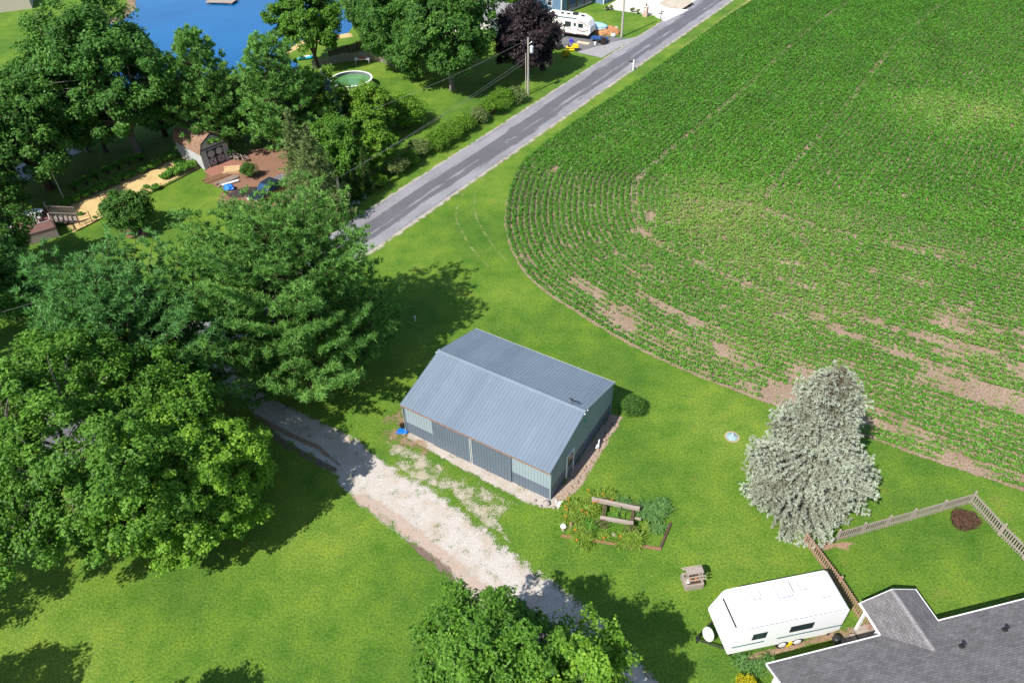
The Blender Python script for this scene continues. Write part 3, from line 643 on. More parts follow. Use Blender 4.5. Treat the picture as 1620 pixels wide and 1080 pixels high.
# --- middle distance ---
crown_tree('small_tree', 'small round tree in a mulch ring on the side lawn', 'tree', b2(212, 368), 4.5, 2.3, LEAF['dark'], BARKD, .14, 170, 100, .10, .5, (0, 0), 31, lobes=.2)
spruce_tree('spruce_tree', 'ragged olive spruce between the arborvitae and the big pine', b2(514, 348), 10.5, 3.3, LEAF['spruce'], BARKD, 14, .62, .27, 9, .04, gap=.2)
spruce_tree('spruce_tree', 'shaggy spruce standing behind the parked pickup truck', b2(487, 322), 10.5, 2.6, LEAF['spruce'], BARKD, 15, .62, .27, 9, .04, gap=.2)
for i, (u, v, h_) in enumerate([(545, 322, 3.2), (556, 320, 3.4), (568, 316, 3.6), (583, 306, 5.2)]):
    spruce_tree('arborvitae', ['slim arborvitae nearest the big pine in the roadside row', 'second arborvitae from the big pine in the roadside row', 'third arborvitae from the big pine, beside the tallest one', 'tallest pointed arborvitae at the far end of the row'][i], b2(u, v), h_, .75, LEAF['yew'], BARKD, 40+i, .9, .16, 6, .03, 'arborvitae row by the road', cat='shrub', power=.7)
shrub('shrub', 'light green shrub just past the tallest arborvitae', b2(601, 298), 1.9, 1.1, LEAF['shrub'], 44, 30, 80, .07)
for i in range(5):
    u, v = 552+i*11, 332-i*9; shrub('ground_cover_plant', ['nearest', 'second', 'middle', 'fourth', 'farthest'][i]+' silvery edging plant below the arborvitae row', b2(u, v), .5, .6, mat_leaf('silver_edging_leaves', (.14, .17, .13), (.3, .36, .3), None, .1) if i == 0 else bpy.data.materials['silver_edging_leaves'], 60+i, 14, 60, .06, 'edging plants')
crown_tree('broadleaf_tree', 'leafy tree beside the arborvitae, overhanging the lawn by the road', 'tree', b2(592, 274), 6.8, 2.6, LEAF['shrub'], BARK, .08, 170, 110, .13, .65, (0, 0), 32)
crown_tree('broadleaf_tree', 'bushy tree left of the roadside one, behind the utility pole', 'tree', b2(548, 288), 7.6, 3.0, LEAF['maple'], BARK, .08, 160, 110, .13, .65, (0, 0), 33)
crown_tree('broadleaf_tree', 'olive green tree in front of the round pool', 'tree', b2(512, 226), 8.8, 4.0, LEAF['shrub'], BARK, .08, 170, 110, .14, .75, (0, 0), 34)
crown_tree('broadleaf_tree', 'medium green tree right of the small blue spruce', 'tree', b2(592, 222), 6.8, 3.0, LEAF['shrub'], BARK, .05, 130, 110, .13, .65, (0, 0), 35)
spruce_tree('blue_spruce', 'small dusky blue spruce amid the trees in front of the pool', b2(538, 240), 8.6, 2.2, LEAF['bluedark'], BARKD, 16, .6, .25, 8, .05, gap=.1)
pine_tree('pine_tree', 'bright pine with bare lower limbs over the red mulch', b2(462, 258), 13.8, 4.7, LEAF['pine'], BARKD, .16, 17, .72, .46, 10, .075, up=.35, dead=.8, power=.55)
pine_tree('pine_tree', 'layered pine rising behind the gambrel shed', b2(350, 238), 13.5, 5.0, LEAF['pine'], BARKD, .05, 18, .72, .46, 10, .075, up=.35, power=.6)
pine_tree('pine_tree', 'dark slender pine behind the huge maple beside the pond', b2(262, 215), 13.0, 3.6, LEAF['pineb'], BARKD, .1, 19, .65, .46, 10, .078, up=.3)
crown_tree('broadleaf_tree', 'dark understorey tree between the two pines near the shed', 'tree', b2(412, 222), 7.5, 3.6, LEAF['dark'], BARK, .05, 120, 100, .14, .8, (0, 0), 36)
crown_tree('maple_tree', 'huge maple left of the gambrel shed, tallest at the pond edge', 'tree', b2(222, 246), 17.4, 7.8, LEAF['far'], BARK, .1, 380, 120, .17, 1.05, (-1.2, 0), 37, top=.4)
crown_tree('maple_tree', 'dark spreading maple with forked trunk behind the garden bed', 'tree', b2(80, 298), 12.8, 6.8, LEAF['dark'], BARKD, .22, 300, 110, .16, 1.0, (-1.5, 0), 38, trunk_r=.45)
crown_tree('maple_tree', 'shaded maple between the huge maple and the forked one', 'tree', b2(140, 240), 12.5, 5.0, LEAF['far'], BARK, .12, 220, 110, .16, 1.0, (0, 0), 39)
crown_tree('maple_tree', 'left-edge maple overlapping the forked trunk', 'tree', b2(-15, 300), 12., 5., LEAF['far'], BARK, .1, 220, 110, .16, 1.0, (0, 0), 40)
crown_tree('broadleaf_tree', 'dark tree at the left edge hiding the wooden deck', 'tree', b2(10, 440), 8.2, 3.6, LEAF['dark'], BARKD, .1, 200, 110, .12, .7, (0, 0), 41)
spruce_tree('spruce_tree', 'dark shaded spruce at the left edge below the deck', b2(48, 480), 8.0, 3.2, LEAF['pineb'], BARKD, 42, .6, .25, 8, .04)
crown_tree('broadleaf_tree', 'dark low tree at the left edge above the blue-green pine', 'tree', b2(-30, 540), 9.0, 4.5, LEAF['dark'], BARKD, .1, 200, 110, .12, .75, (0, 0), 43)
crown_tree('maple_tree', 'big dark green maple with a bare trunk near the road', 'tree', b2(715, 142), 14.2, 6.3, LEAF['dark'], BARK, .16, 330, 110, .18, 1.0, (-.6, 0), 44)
crown_tree('willow_tree', 'soft feathery tree left of the big dark maple', 'tree', b2(640, 112), 13.5, 5.6, LEAF['far'], BARK, .05, 260, 110, .15, .95, (0, 0), 45)
crown_tree('broadleaf_tree', 'rounded tree at the pond shore, left of the feathery one', 'tree', b2(603, 62), 11.0, 4.8, LEAF['dark'], BARK, .06, 200, 100, .18, .95, (0, 0), 46)
crown_tree('broadleaf_tree', 'upright tree at the pond edge between the water and the pool yard', 'tree', b2(503, 108), 12.6, 4.6, LEAF['maple'], BARKD, .16, 230, 100, .17, .8, (-.6, 0), 47, top=.15)
crown_tree('purple_tree', 'dark purple-leaved tree beside the utility pole', 'tree', b2(832, 120), 10.0, 4.4, LEAF['purple'], BARKD, .05, 270, 110, .16, .8, (0, 0), 48, top=.1, lobes=.2)
crown_tree('broadleaf_tree', 'green tree behind the purple one, in front of the blue house', 'tree', b2(806, 30), 8.0, 3.4, LEAF['maple'], BARK, .06, 130, 100, .18, .9, (0, 0), 49)
crown_tree('broadleaf_tree', 'light green tree at the top edge above the grey roof', 'tree', b2(775, 34), 11.0, 5.0, LEAF['fresh'], BARK, .06, 160, 100, .19, 1.0, (0, 0), 50)
crown_tree('broadleaf_tree', 'green tree at the top edge left of the grey roof', 'tree', b2(690, 20), 10.0, 5.5, LEAF['maple'], BARK, .06, 160, 100, .19, 1.0, (0, 0), 51)
shrub('bush', 'large rounded bush on the lawn below the pool', b2(640, 198), 3.9, 3.3, LEAF['shrub'], 52, 110, 100, .12)
shrub('bush', 'small grey-green bush at the foot of the large lawn bush', b2(640, 204), 1.7, .95, LEAF['greyshrub'], 53, 26, 80, .09)
shrub('bush', 'low bush under the big dark maple', b2(655, 125), 2.2, 2.2, LEAF['dark'], 54, 40, 80, .13)
hl = ['olive shrub nearest the arborvitae', 'green shrub beside the nearest olive one', 'olive shrub set back from the verge', 'wide green shrub', 'tall green shrub past the wide one', 'mixed green shrub', 'brown-tinged shrub', 'bushy green shrub', 'dense green shrub below the pole', 'end shrub at the pole foot']
for i, (u, v, h_, r_, lf) in enumerate([(628, 276, 2.3, 1.9, 'greyshrub'), (650, 262, 1.9, 1.3, 'shrub'), (665, 248, 2.2, 1.8, 'greyshrub'), (690, 236, 2.4, 1.9, 'shrub'), (712, 222, 2.4, 1.9, 'shrub'), (735, 208, 2.2, 1.7, 'shrub'), (758, 195, 2.1, 1.6, 'greyshrub'), (778, 182, 2.4, 1.8, 'shrub'), (797, 170, 2.6, 1.9, 'shrub'), (818, 162, 2.3, 1.7, 'greyshrub')]):
    shrub('hedge_shrub', hl[i]+' in the roadside row', b2(u, v), h_, r_, LEAF[lf], 70+i, 44, 90, .085, 'hedge shrubs along the road')
shrub('yellow_bush', 'small yellow-green bush at the edge of the asphalt drive', b2(895, 90), 1.1, .9, LEAF['gold'], 81, 20, 60, .1)
shrub('evergreen_shrub', 'dusky round shrub on the red mulch beside the lumber pile', b2(397, 281), 1.9, 1.1, LEAF['yew'], 82, 36, 90, .07)
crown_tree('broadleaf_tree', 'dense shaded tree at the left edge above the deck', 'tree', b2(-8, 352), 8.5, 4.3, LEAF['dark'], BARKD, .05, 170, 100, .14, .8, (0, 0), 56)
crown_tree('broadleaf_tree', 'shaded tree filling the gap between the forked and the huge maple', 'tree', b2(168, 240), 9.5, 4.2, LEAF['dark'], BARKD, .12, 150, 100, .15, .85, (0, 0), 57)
# vegetable garden rows (each plant on its own)
vg = 'vegetable plants in the straw-mulched garden'; k_ = 0; words = ['first', 'second', 'third', 'fourth', 'fifth', 'sixth', 'seventh', 'eighth', 'ninth', 'tenth', 'eleventh', 'twelfth', 'thirteenth', 'fourteenth']
protos = [shrub('vegetable_plant', 'first leafy plant of the back garden row, counting from the deck', b2(105, 325), .75, .75, LEAF['veg'], 90, 22, 60, .075, vg, 'plant')]
row1 = [(105+i*15.2, 325-i*6.6) for i in range(1, 13)]
for i, (u, v) in enumerate(row1): copy_thing(protos[0], words[i+1]+' leafy plant of the back garden row, counting from the deck', (*b2(u, v), 0), i*1.7, .8+.5*rnd.random())
for i, (u, v, s_) in enumerate([(128, 340, .5), (150, 345, .35), (175, 322, .4), (205, 305, .45), (232, 298, .6), (248, 300, .9), (262, 282, 1.), (275, 278, 1.35), (290, 272, 1.5), (303, 266, 1.3), (285, 262, 1.2)]):
    copy_thing(protos[0], words[i]+' plant of the front garden row, counting from the deck', (*b2(u, v), 0), i*2.1, s_)
gv = shrub('grape_vine', 'first trellised vine behind the garden, nearest the birdhouse', b2(120, 303), 1.3, 1.1, LEAF['veg'], 91, 26, 60, .09, 'trellised vines behind the garden', 'vine', .35, R(36))
for i, (u, v) in enumerate([(138, 293), (155, 285), (172, 277), (189, 269), (206, 262), (224, 256)]): copy_thing(gv, words[i+1]+' trellised vine behind the garden, counting from the birdhouse', (*b2(u, v), 0), R(36), 1)
# wagon bed plants
lp = [(900, 826, 'daylily at the left front of the wagon bed', 'lily', .7, 2), (915, 845, 'yellow-green daylily in front of the wagon left wheel', 'lily', .7, 1), (905, 806, 'daylily behind the left end of the wagon', 'lily', .75, 3), (925, 812, 'daylily pressed against the wagon left end', 'lily', .75, 2), (922, 858, 'daylily spilling over the left border timber', 'lily', .75, 1), (940, 796, 'daylily with orange blooms behind the upper wagon plank', 'lily', .7, 3), (962, 790, 'daylily behind the middle of the upper plank', 'lily', .65, 2), (985, 800, 'leafy green plant behind the right end of the upper plank', 'iris', .6, 0), (985, 858, 'arching daylily in front of the lower wagon plank', 'lily', .65, 1), (1003, 858, 'daylily in front of the right wagon wheel', 'lily', .7, 0), (1020, 812, 'blue-green iris right of the wagon', 'iris', .75, 0), (1036, 818, 'iris near the right border timber', 'iris', .75, 0), (1045, 806, 'outer iris at the far right of the bed', 'iris', .7, 0), (1040, 838, 'low iris beside the right border timber', 'iris', .5, 0), (970, 822, 'green plant growing inside the wagon frame', 'veg', .45, 0), (930, 836, 'broad leafy plant at the left of the wagon frame', 'veg', .6, 0), (1020, 836, 'small lily at the right rear wagon wheel', 'lily', .4, 0), (955, 850, 'sparse lily at the front border timber', 'lily', .4, 1)]
for i, (u, v, lb, lf, s_, fl) in enumerate(lp):
    blades('daylily' if lf == 'lily' else 'leafy_plant', lb, b2(u, v), s_*.95, s_*1.05, LEAF[lf], int(260*s_)+50, 100+i, .021, 'plants in the wagon flower bed', 'plant', fl)

# ================= OBJECTS =================
# ---------- metal barn ----------
L_, W_, HE, HR = 11.85, 9.08, 3.0, 4.3
SL = (HR-HE)/(W_/2)
barn = thing('metal_barn', 'blue-grey metal pole barn with ribbed gable roof beside the gravel drive', 'barn', (-7.738, 35.98, 0), R(-32.27))
X1, SPL, X2 = 2.53, 5.72, 8.85
def ribs(mb, n, fn): 
    for i in range(n): fn(mb, i)
m = MB(); e = .02
# walls: light sheets above a dark wainscot
for x0, x1 in ((0, X1), (X2, L_)): m.box(x0, x1, 0, .06, 1.1, HE-.02)
m.box(X1, X2, .0, .06, 2.6, HE-.02); m.box(.0, L_, W_-.06, W_, 1.1, HE-.02)
for x0 in (0, L_-.06):
    m.prism([(x0, .06, 1.1), (x0, W_-.06, 1.1), (x0, W_-.06, HE-.02), (x0, W_/2, HR-.06), (x0, .06, HE-.02)], (1, 0, 0), .06)
for i in range(int(W_/.2286)):
    y = .12+i*.2286; zt = HE+SL*min(y, W_-y)-.1; m.box(L_, L_+.018, y, y+.03, 1.1, zt)
for i in range(int(L_/.2286)):
    x = .1+i*.2286
    if x < X1-.05 or x > X2+.03: m.box(x, x+.03, -.018, 0, 1.1, HE-.05)
m.build('wall', METWALL, barn)
m = MB()
for x0, x1 in ((0, X1), (X2, L_)): m.box(x0, x1, -.006, .06, 0, 1.098)
m.box(0, L_, W_-.06, W_+.006, 0, 1.098); m.box(-.006, .06, .062, W_-.062, 0, 1.098); m.box(L_-.06, L_+.006, .062, W_-.062, 0, 1.098)
for i in range(int(W_/.2286)): y = .12+i*.2286; m.box(L_+.006, L_+.022, y, y+.03, 0, 1.09)
for i in range(int(L_/.2286)):
    x = .1+i*.2286
    if x < X1-.05 or x > X2+.03: m.box(x, x+.03, -.022, -.006, 0, 1.09)
m.build('wainscot', METDARK, barn)
oe, og = .24, .07
for nm, y0, y1, sg in (('roof', -oe, W_/2, 1), ('roof', W_+oe, W_/2, -1)):
    m = MB(); za = HE-SL*oe+.03; zb = HR+.03
    dz = Vector((0, 0, .05)); a0 = Vector((-og, y0, za)); a1 = Vector((L_+og, y0, za)); b1 = Vector((L_+og, y1, zb)); b0 = Vector((-og, y1, zb))
    m.add([a0, a1, b1, b0, a0+dz, a1+dz, b1+dz, b0+dz], [(3, 2, 1, 0), (4, 5, 6, 7), (0, 1, 5, 4), (1, 2, 6, 5), (2, 3, 7, 6), (3, 0, 4, 7)])
    n = 46
    for i in range(n+1):
        x = -og+.02+(L_+2*og-.07)*i/n; h = Vector((0, 0, .02)); p = [Vector((x-.022, y0, za+.051)), Vector((x+.03, y0, za+.051)), Vector((x+.03, y1, zb+.051)), Vector((x-.022, y1, zb+.051))]
        t_ = [Vector((x-.008, y0, za+.051))+h, Vector((x+.016, y0, za+.051))+h, Vector((x+.016, y1, zb+.051))+h, Vector((x-.008, y1, zb+.051))+h]
        m.add(p+t_, [(4, 5, 6, 7), (0, 4, 7, 3), (1, 2, 6, 5), (0, 1, 5, 4)])
    r_ = m.build('roof', METROOF, barn, label='near roof slope above the sliding doors' if sg == 1 else 'far roof slope facing the field')
    if sg == 1: roof0 = r_
m = MB(); c_ = [(-og-.02, W_/2-.2, HR+.03+.10-SL*.2), (-og-.02, W_/2, HR+.16), (-og-.02, W_/2+.2, HR+.03+.10-SL*.2), (-og-.02, W_/2+.2, HR+.07-SL*.2), (-og-.02, W_/2, HR+.12), (-og-.02, W_/2-.2, HR+.07-SL*.2)]
m.prism(c_, (1, 0, 0), L_+2*og+.04); m.build('ridge_cap', METROOF, roof0)
m = MB()
for y in (W_/2-.2, W_/2+.2): m.ball((L_+og+.05, y, HR-.0), .05, 6, 4); m.build('ridge_end_cap', WHITE, roof0); m = MB(); m.ball((-og-.05, y, HR-.0), .05, 6, 4); m.build('ridge_end_cap', WHITE, roof0); m = MB()
m = MB(); m.box(-og, L_+og, -oe-.05, -oe+.015, HE-SL*oe-.03, HE-SL*oe+.02); m.build('fascia_trim', RUST, barn)
m = MB(); m.box(-og, L_+og, W_+oe-.015, W_+oe+.05, HE-SL*oe-.08, HE-SL*oe+.07); m.build('gutter', plain('dull_white_gutter', (.5, .47, .43), .6), barn)
for nm, x0, x1 in (('sliding_door', X1-.05, SPL-.03), ('sliding_door', SPL+.03, X2+.05)):
    m = MB(); m.box(x0, x1, -.10, -.05, .06, 2.86)
    for i in range(int((x1-x0)/.2286)): x = x0+.1+i*.2286; m.box(x, x+.03, -.12, -.10, .07, 2.84)
    d = m.build(nm, METDARK, barn, label='left sliding door' if x0 < 4 else 'right sliding door')
    m = MB(); xx = x1-.06 if x0 < 4 else x0+.0; m.box(xx, xx+.03, -.125, -.101, .05, 2.86); m.build('door_edge_trim', WHITE, d)
m = MB(); m.box(X1-.6, X2+.6, -.14, -.02, 2.88, 2.97); m.build('door_track', METROOF, barn)
for x, y in ((-.03, -.03), (L_-.05, -.03), (-.03, W_-.05), (L_-.05, W_-.05)): MB().box(x, x+.085, y, y+.085, 0, HE-.05).build('corner_trim', METWALL, barn)
m = MB(); m.tube([(-.02, -oe+.02, HE-.15), (-.02, -.12, HE-.4), (-.02, -.12, .15), (.0, -.45, .05)], .045, 8); m.build('downspout', METWALL, barn)
dr = MB().box(L_+.02, L_+.07, 2.16, 3.0, .05, 2.08).build('door', METDARK, barn)
m = MB(); m.box(L_+.015, L_+.10, 2.06, 2.15, .02, 2.18); m.box(L_+.015, L_+.10, 3.01, 3.10, .02, 2.18); m.box(L_+.015, L_+.10, 2.151, 3.009, 2.09, 2.18); m.build('door_frame', WHITE, dr)
MB().box(L_+.071, L_+.085, 2.32, 2.84, 1.05, 1.9).build('window_pane', GLASS, dr)
m = MB(); m.ball((L_+.10, 2.27, 1.0), .03, 6, 4); m.build('door_handle', WHITE, dr)
m = MB(); tl = plain('teal_plaque', (.05, .38, .33), .5)
m.tube([(L_+.02, 4.62, 3.35), (L_+.06, 4.62, 3.35)], .15, 16); m.build('wall_medallion', tl, barn)
m = MB(); m.tube([(L_-.95, W_/2+.0, HR+.12), (L_-.95, W_/2, HR+.78)], .018, 6); m.tube([(L_-1.25, W_/2+.12, HR+.5), (L_-.6, W_/2-.12, HR+.5)], .014, 6); m.tube([(L_-.95-.13, W_/2-.28, HR+.42), (L_-.95+.13, W_/2+.28, HR+.42)], .012, 6)
m.prism([(L_-1.2, W_/2+.06, HR+.6), (L_-1.0, W_/2, HR+.74), (L_-.8, W_/2-.04, HR+.66), (L_-.62, W_/2-.1, HR+.85), (L_-.7, W_/2-.08, HR+.58), (L_-1.0, W_/2, HR+.58)], (.1, .25, 0), .05)
m.build('weathervane', BLACK, barn)
# things round the barn
def goose(lb, u, v, rz, s=1.):
    t = thing('goose_ornament', lb, 'ornament', (*b2(u, v), 0), rz, 'white goose ornaments by the barn', s); m = MB()
    m.ball((0, 0, .22), (.22, .14, .16), 12, 8); m.tube([(.15, 0, .28), (.22, 0, .42), (.2, 0, .56), (.25, 0, .62)], [.07, .045, .04, .045], 8); m.ball((.26, 0, .63), (.06, .045, .045), 8, 6)
    m.tube([(-.16, 0, .26), (-.33, 0, .34)], [.09, .02], 8); m.build('body', WHITE, t, True)
    m = MB(); m.tube([(.31, 0, .62), (.38, 0, .60)], [.022, .008], 6); m.build('beak', LEAF['flower'], t); m = MB(); m.lathe([(.12, 0), (.1, .03), (.05, .08)], 10); m.build('base', WHITE, t)
goose('white goose ornament on the stones along the gable wall', 945, 709, R(60)); goose('white goose ornament on the stones near the barn front corner', 884.5, 799, R(200))
def rock(lb, u, v, s, mat, grp, seed):
    r = random.Random(seed); m = MB(); m.ball((0, 0, s[2]*.55), s, 10, 7); m.v = [(x*(1+r.uniform(-.16, .16)), y*(1+r.uniform(-.16, .16)), max(-.02, z*(1+r.uniform(-.2, .15)))) for x, y, z in m.v]
    o = m.build('rock', mat, None, True); o.location = (*b2(u, v), 0); o.rotation_euler[2] = r.uniform(0, 3); tag(o, lb, 'rock', grp)
ROCK = plain('grey_fieldstone', (.33, .28, .26), .9, .2, 0, .35, 4)
rock('largest grey fieldstone off the barn front corner', 865, 797, (.26, .2, .2), ROCK, 'stones at the barn corner', 1)
for i, (u, v) in enumerate([(846, 792), (855, 801), (876, 803)]): rock(['small stone left of the largest fieldstone', 'small stone below the largest fieldstone', 'small stone beside the goose ornament'][i], u, v, (.13, .1, .1), ROCK, 'stones at the barn corner', 5+i)
rs_ = random.Random(3)
wd = ['first', 'second', 'third', 'fourth', 'fifth', 'sixth', 'seventh', 'eighth', 'ninth', 'tenth', 'eleventh', 'twelfth', 'thirteenth', 'fourteenth', 'fifteenth', 'sixteenth', 'seventeenth', 'eighteenth', 'nineteenth', 'twentieth']
for i in range(14):
    f = (i+.5)/14; u = 897+(975-897)*f+rs_.uniform(-2, 2); v = 786+(664-786)*f+rs_.uniform(-2, 2)
    rock(wd[i]+' edging stone along the gable wall, counting from the front corner', u, v, (rs_.uniform(.1, .19), rs_.uniform(.08, .14), rs_.uniform(.06, .11)), plain('brown_fieldstone', (.36, .26, .2), .9, .2, 0, .4, 4), 'edging stones along the gable wall', 20+i)
t = thing('flower_pot', 'dark pot with dry brown plant at the barn left corner', 'flower pot', (*b2(637, 676), 0)); m = MB(); m.lathe([(.14, 0), (.2, .3), (.22, .32), (.18, .32), (.17, .27)], 14); m.build('pot', BLACK, t)
m = MB(); [m.tube([(0, 0, .25), (rs_.uniform(-.25, .25), rs_.uniform(-.25, .25), .5+rs_.uniform(0, .2))], [.02, .004], 4) for _ in range(26)]; m.build('plant', BROWNW, t)
BLUE = plain('bright_blue_plastic', (.01, .16, .6), .45, .4, 0, .15); BLUEC = plain('light_blue_cover', (.3, .55, .72), .6, .3, 0, .1)
o = MB().prism([(-.45, -.2, .02), (.35, -.25, .02), (.5, .15, .02), (-.3, .25, .02)], (0, 0, 1), .14).build('plastic_sled', BLUE, bevel=.04); o.location = (*b2(637, 683), 0); tag(o, 'bright blue plastic sled lying at the barn left corner', 'sled')
t = thing('well_cap', 'round grey-blue conical cap in a gravel ring on the open lawn', 'well cap', (*b2(1158, 691), 0)); m = MB(); m.lathe([(.42, .0), (.42, .05), (.3, .12), (.08, .24), (.05, .25)], 20); m.build('lid', plain('grey_blue_cap', (.27, .38, .40), .6), t)
m = MB(); m.lathe([(.05, .24), (.05, .34), (.02, .36)], 10); m.build('knob', WHITE, t); m = MB(); [m.ball((.48*cos(a), .48*sin(a), .02), (.07, .06, .05), 6, 4) for a in [k*.26 for k in range(24)]]; m.build('stone_ring', plain('tan_stones', (.45, .33, .22), .9), t)
o = MB().tube([(0, 0, 0), (0, .02, .45)], .04, 8).box(-.07, .07, -.05, .07, .4, .52).build('marker_post', WHITE); o.location = (*b2(657, 508), 0); tag(o, 'small white marker post in the pine shadow left of the barn', 'post')
# ---------- old wagon in its flower bed ----------
wp = at(950, 826); t = thing('old_wagon', 'weathered wooden wagon frame used as a flower planter', 'wagon', (wp.x, wp.y, 0), R(-13))
m = MB(); m.box(-.75, 2.35, .95, 1.13, .62, .92, Matrix.Rotation(R(-3), 3, 'Z')); m.build('plank', GREYW, t, bevel=.02)
m = MB(); m.box(-.05, 2.05, -.28, -.10, .62, .88); m.build('plank', GREYW, t, bevel=.02)
for x in (.05, 1.85): MB().box(x, x+.17, -.2, 1.1, .45, .6).build('axle_beam', DARKW, t, bevel=.015)
MB().box(1.15, 1.2, -.1, .95, .74, .78).build('cross_rod', BLACK, t)
MB().box(2.1, 2.5, .3, .42, .5, .6).build('tongue', GREYW, t)
def wheel(m, c, r, n=8):
    P = [(c[0]+r*cos(2*pi*k/20), c[1], c[2]+r*sin(2*pi*k/20)) for k in range(21)]; m.tube(P, .025, 5)
    for k in range(n): m.tube([c, (c[0]+r*cos(2*pi*k/n), c[1], c[2]+r*sin(2*pi*k/n))], .016, 4)
    m.tube([(c[0], c[1]-.08, c[2]), (c[0], c[1]+.08, c[2])], .06, 8)
for x, y in ((.1, -.42), (1.95, -.42), (.1, 1.3), (2.1, 1.2)): m = MB(); wheel(m, (x, y, .44), .44); m.build('wheel', DARKW, t)
for nm, p, q, lb in (('border_timber', (888, 848), (930, 853), 'short border timber at the front left of the wagon bed'), ('border_timber', (932, 854), (1000, 866), 'long border timber half hidden by the daylilies'), ('border_timber', (1005, 863), (1046, 869), 'border timber at the front right corner of the wagon bed'), ('border_timber', (1045, 866), (1061, 828), 'border timber along the right side of the wagon bed')):
    a, b = at(*p), at(*q); d = b-a; o = MB().box(0, d.length, -.08, .08, 0, .15).build(nm, DARKW if lb.endswith('bed') and 'right side' in lb else BROWNW, bevel=.02); o.location = a; o.rotation_euler[2] = math.atan2(d.y, d.x); tag(o, lb, 'timber', 'border timbers of the wagon bed')
o = MB().tube([(0, 0, 0), (.05, 0, .6)], [.09, .08], 8).build('wooden_post', GREYW); o.location = (*b2(902, 836), 0); tag(o, 'short weathered post at the left end of the wagon bed', 'post')
t = thing('mushroom_ornament', 'white-capped mushroom ornament left of the wagon bed', 'ornament', (*b2(891, 838), 0)); m = MB(); m.tube([(0, 0, 0), (0, 0, .42)], [.12, .1], 10); m.build('stem', GREYW, t); m = MB(); m.lathe([(.18, .38), (.2, .42), (.13, .52), (.03, .55)], 12); m.build('cap', WHITE, t)
o = MB().box(-.28, .28, -.12, .12, 0, .12).build('stump_log', GREYW, bevel=.04); o.location = (*b2(974, 848), 0); o.rotation_euler[2] = R(-50); tag(o, 'pale log lying below the lower wagon plank', 'log')
# ---------- wishing-well planter ----------
wp = at(1094, 922); t = thing('wishing_well_planter', 'weathered timber planter box with a slatted roof on posts', 'planter', (wp.x, wp.y, 0), R(8))
for x0, x1, y0, y1 in ((-.55, .55, -.45, -.35), (-.55, .55, .35, .45), (-.55, -.45, -.35, .35), (.45, .55, -.35, .35)): MB().box(x0, x1, y0, y1, 0, .5).build('side_panel', GREYW, t)
MB().box(-.44, .44, -.34, .34, .3, .4).build('soil', plain('potting_soil', (.08, .05, .03), .95), t)
for x in (-.42, .42): MB().box(x-.04, x+.04, -.04, .04, .3, 1.35).build('post', GREYW, t)
for k, (y, z) in enumerate(((-.42, 1.02), (-.28, 1.12), (.30, 1.12), (.46, 1.0))): MB().box(-.62, .62, y-.035, y+.035, z, z+.04).build('roof_slat', GREYW, t)
MB().box(-.5, .5, -.2, .2, 1.3, 1.36).build('roof_board', GREYW, t)
m = MB(); [m.tube([(x, -.45, 1.0), (x, -.1, 1.33), (x, .1, 1.33), (x, .48, 1.0)], .03, 4) for x in (-.42, .42)]; m.build('rafter', GREYW, t)
o = MB().ball((0, 0, .62), (.13, .13, .14), 10, 7).build('white_gourd', WHITE, None, True); o.location = (wp.x-.32, wp.y-.22, -.05); tag(o, 'white round pot ornament in the timber planter', 'ornament')
m = MB(); [m.ball((rs_.uniform(-.3, .3), rs_.uniform(-.15, .2), .45), (.06, .06, .05), 6, 4) for _ in range(8)]; m.build('flowers', LEAF['flower'], t)
# ---------- fences ----------
def picket_fence(lb, pts, h, wood, bay=2.3, pw=.075, gap=.085, group=None, side=-1, solid=False):
    P = [Vector((p.x, p.y, 0)) for p in pts]; t = thing('picket_fence', lb, 'fence', P[0], 0, group); O = P[0]
    for a, b in zip(P[:-1], P[1:]):
        d = (b-a); n = max(1, round(d.length/bay)); u = d.normalized(); nn = Vector((-u.y, u.x, 0))*side; rot = Matrix.Rotation(math.atan2(u.y, u.x), 3, 'Z')
        for i in range(n):
            s = a+d*i/n-O; e = a+d*(i+1)/n-O; m = MB(); m.M = Matrix.Translation(s) @ rot.to_4x4(); L = (e-s).length
            m.box(-.05, .05, -.05, .05, 0, h+.06); m.lathe([(.07, h+.06), (.07, h+.09), (.01, h+.14)], 4, (0, 0, 0)); m.build('post', wood, t)
            m = MB(); m.M = Matrix.Translation(s) @ rot.to_4x4(); y0 = .05*side; y1 = .085*side
            for z in (.22, h*.78): m.box(.051, L-.051, min(y0, 0)*.8, max(y0, 0)*.8, z, z+.09)
            m.build('rails', wood, t)
            m = MB(); m.M = Matrix.Translation(s) @ rot.to_4x4(); k = int(L/(pw+gap))
            for j in range(k):
                x = (j+.5)*L/k; w2 = pw/2; ya, yb = sorted((.045*side, .065*side))
                m.prism([(x-w2, ya, .05), (x+w2, ya, .05), (x+w2, ya, h-.06), (x+.012, ya, h+.03), (x-.012, ya, h+.03), (x-w2, ya, h-.06)], (0, 1, 0), yb-ya)
            m.build('pickets', wood, t)
    e = P[-1]-O; m = MB(); m.box(e.x-.05, e.x+.05, e.y-.05, e.y+.05, 0, h+.06); m.build('post', wood, t); return t
TANW = mat_wood('reddish_weathered_wood', (.40, .25, .18)); PALEW = mat_wood('pale_grey_wood', (.36, .31, .265))
picket_fence('reddish-brown picket fence running behind the white trailer', A((1272, 857), (1325, 928), (1372, 1000)), 1.05, TANW, 2.3)
picket_fence('pale weathered picket fence from the blue spruce to the maroon shrub', A((1322, 855), (1440, 822), (1534, 795)), 1.1, PALEW, 2.1)
picket_fence('pale weathered picket fence at the right edge, past the maroon shrub', A((1534, 795), (1580, 846), (1660, 925)), 1.1, PALEW, 2.1)
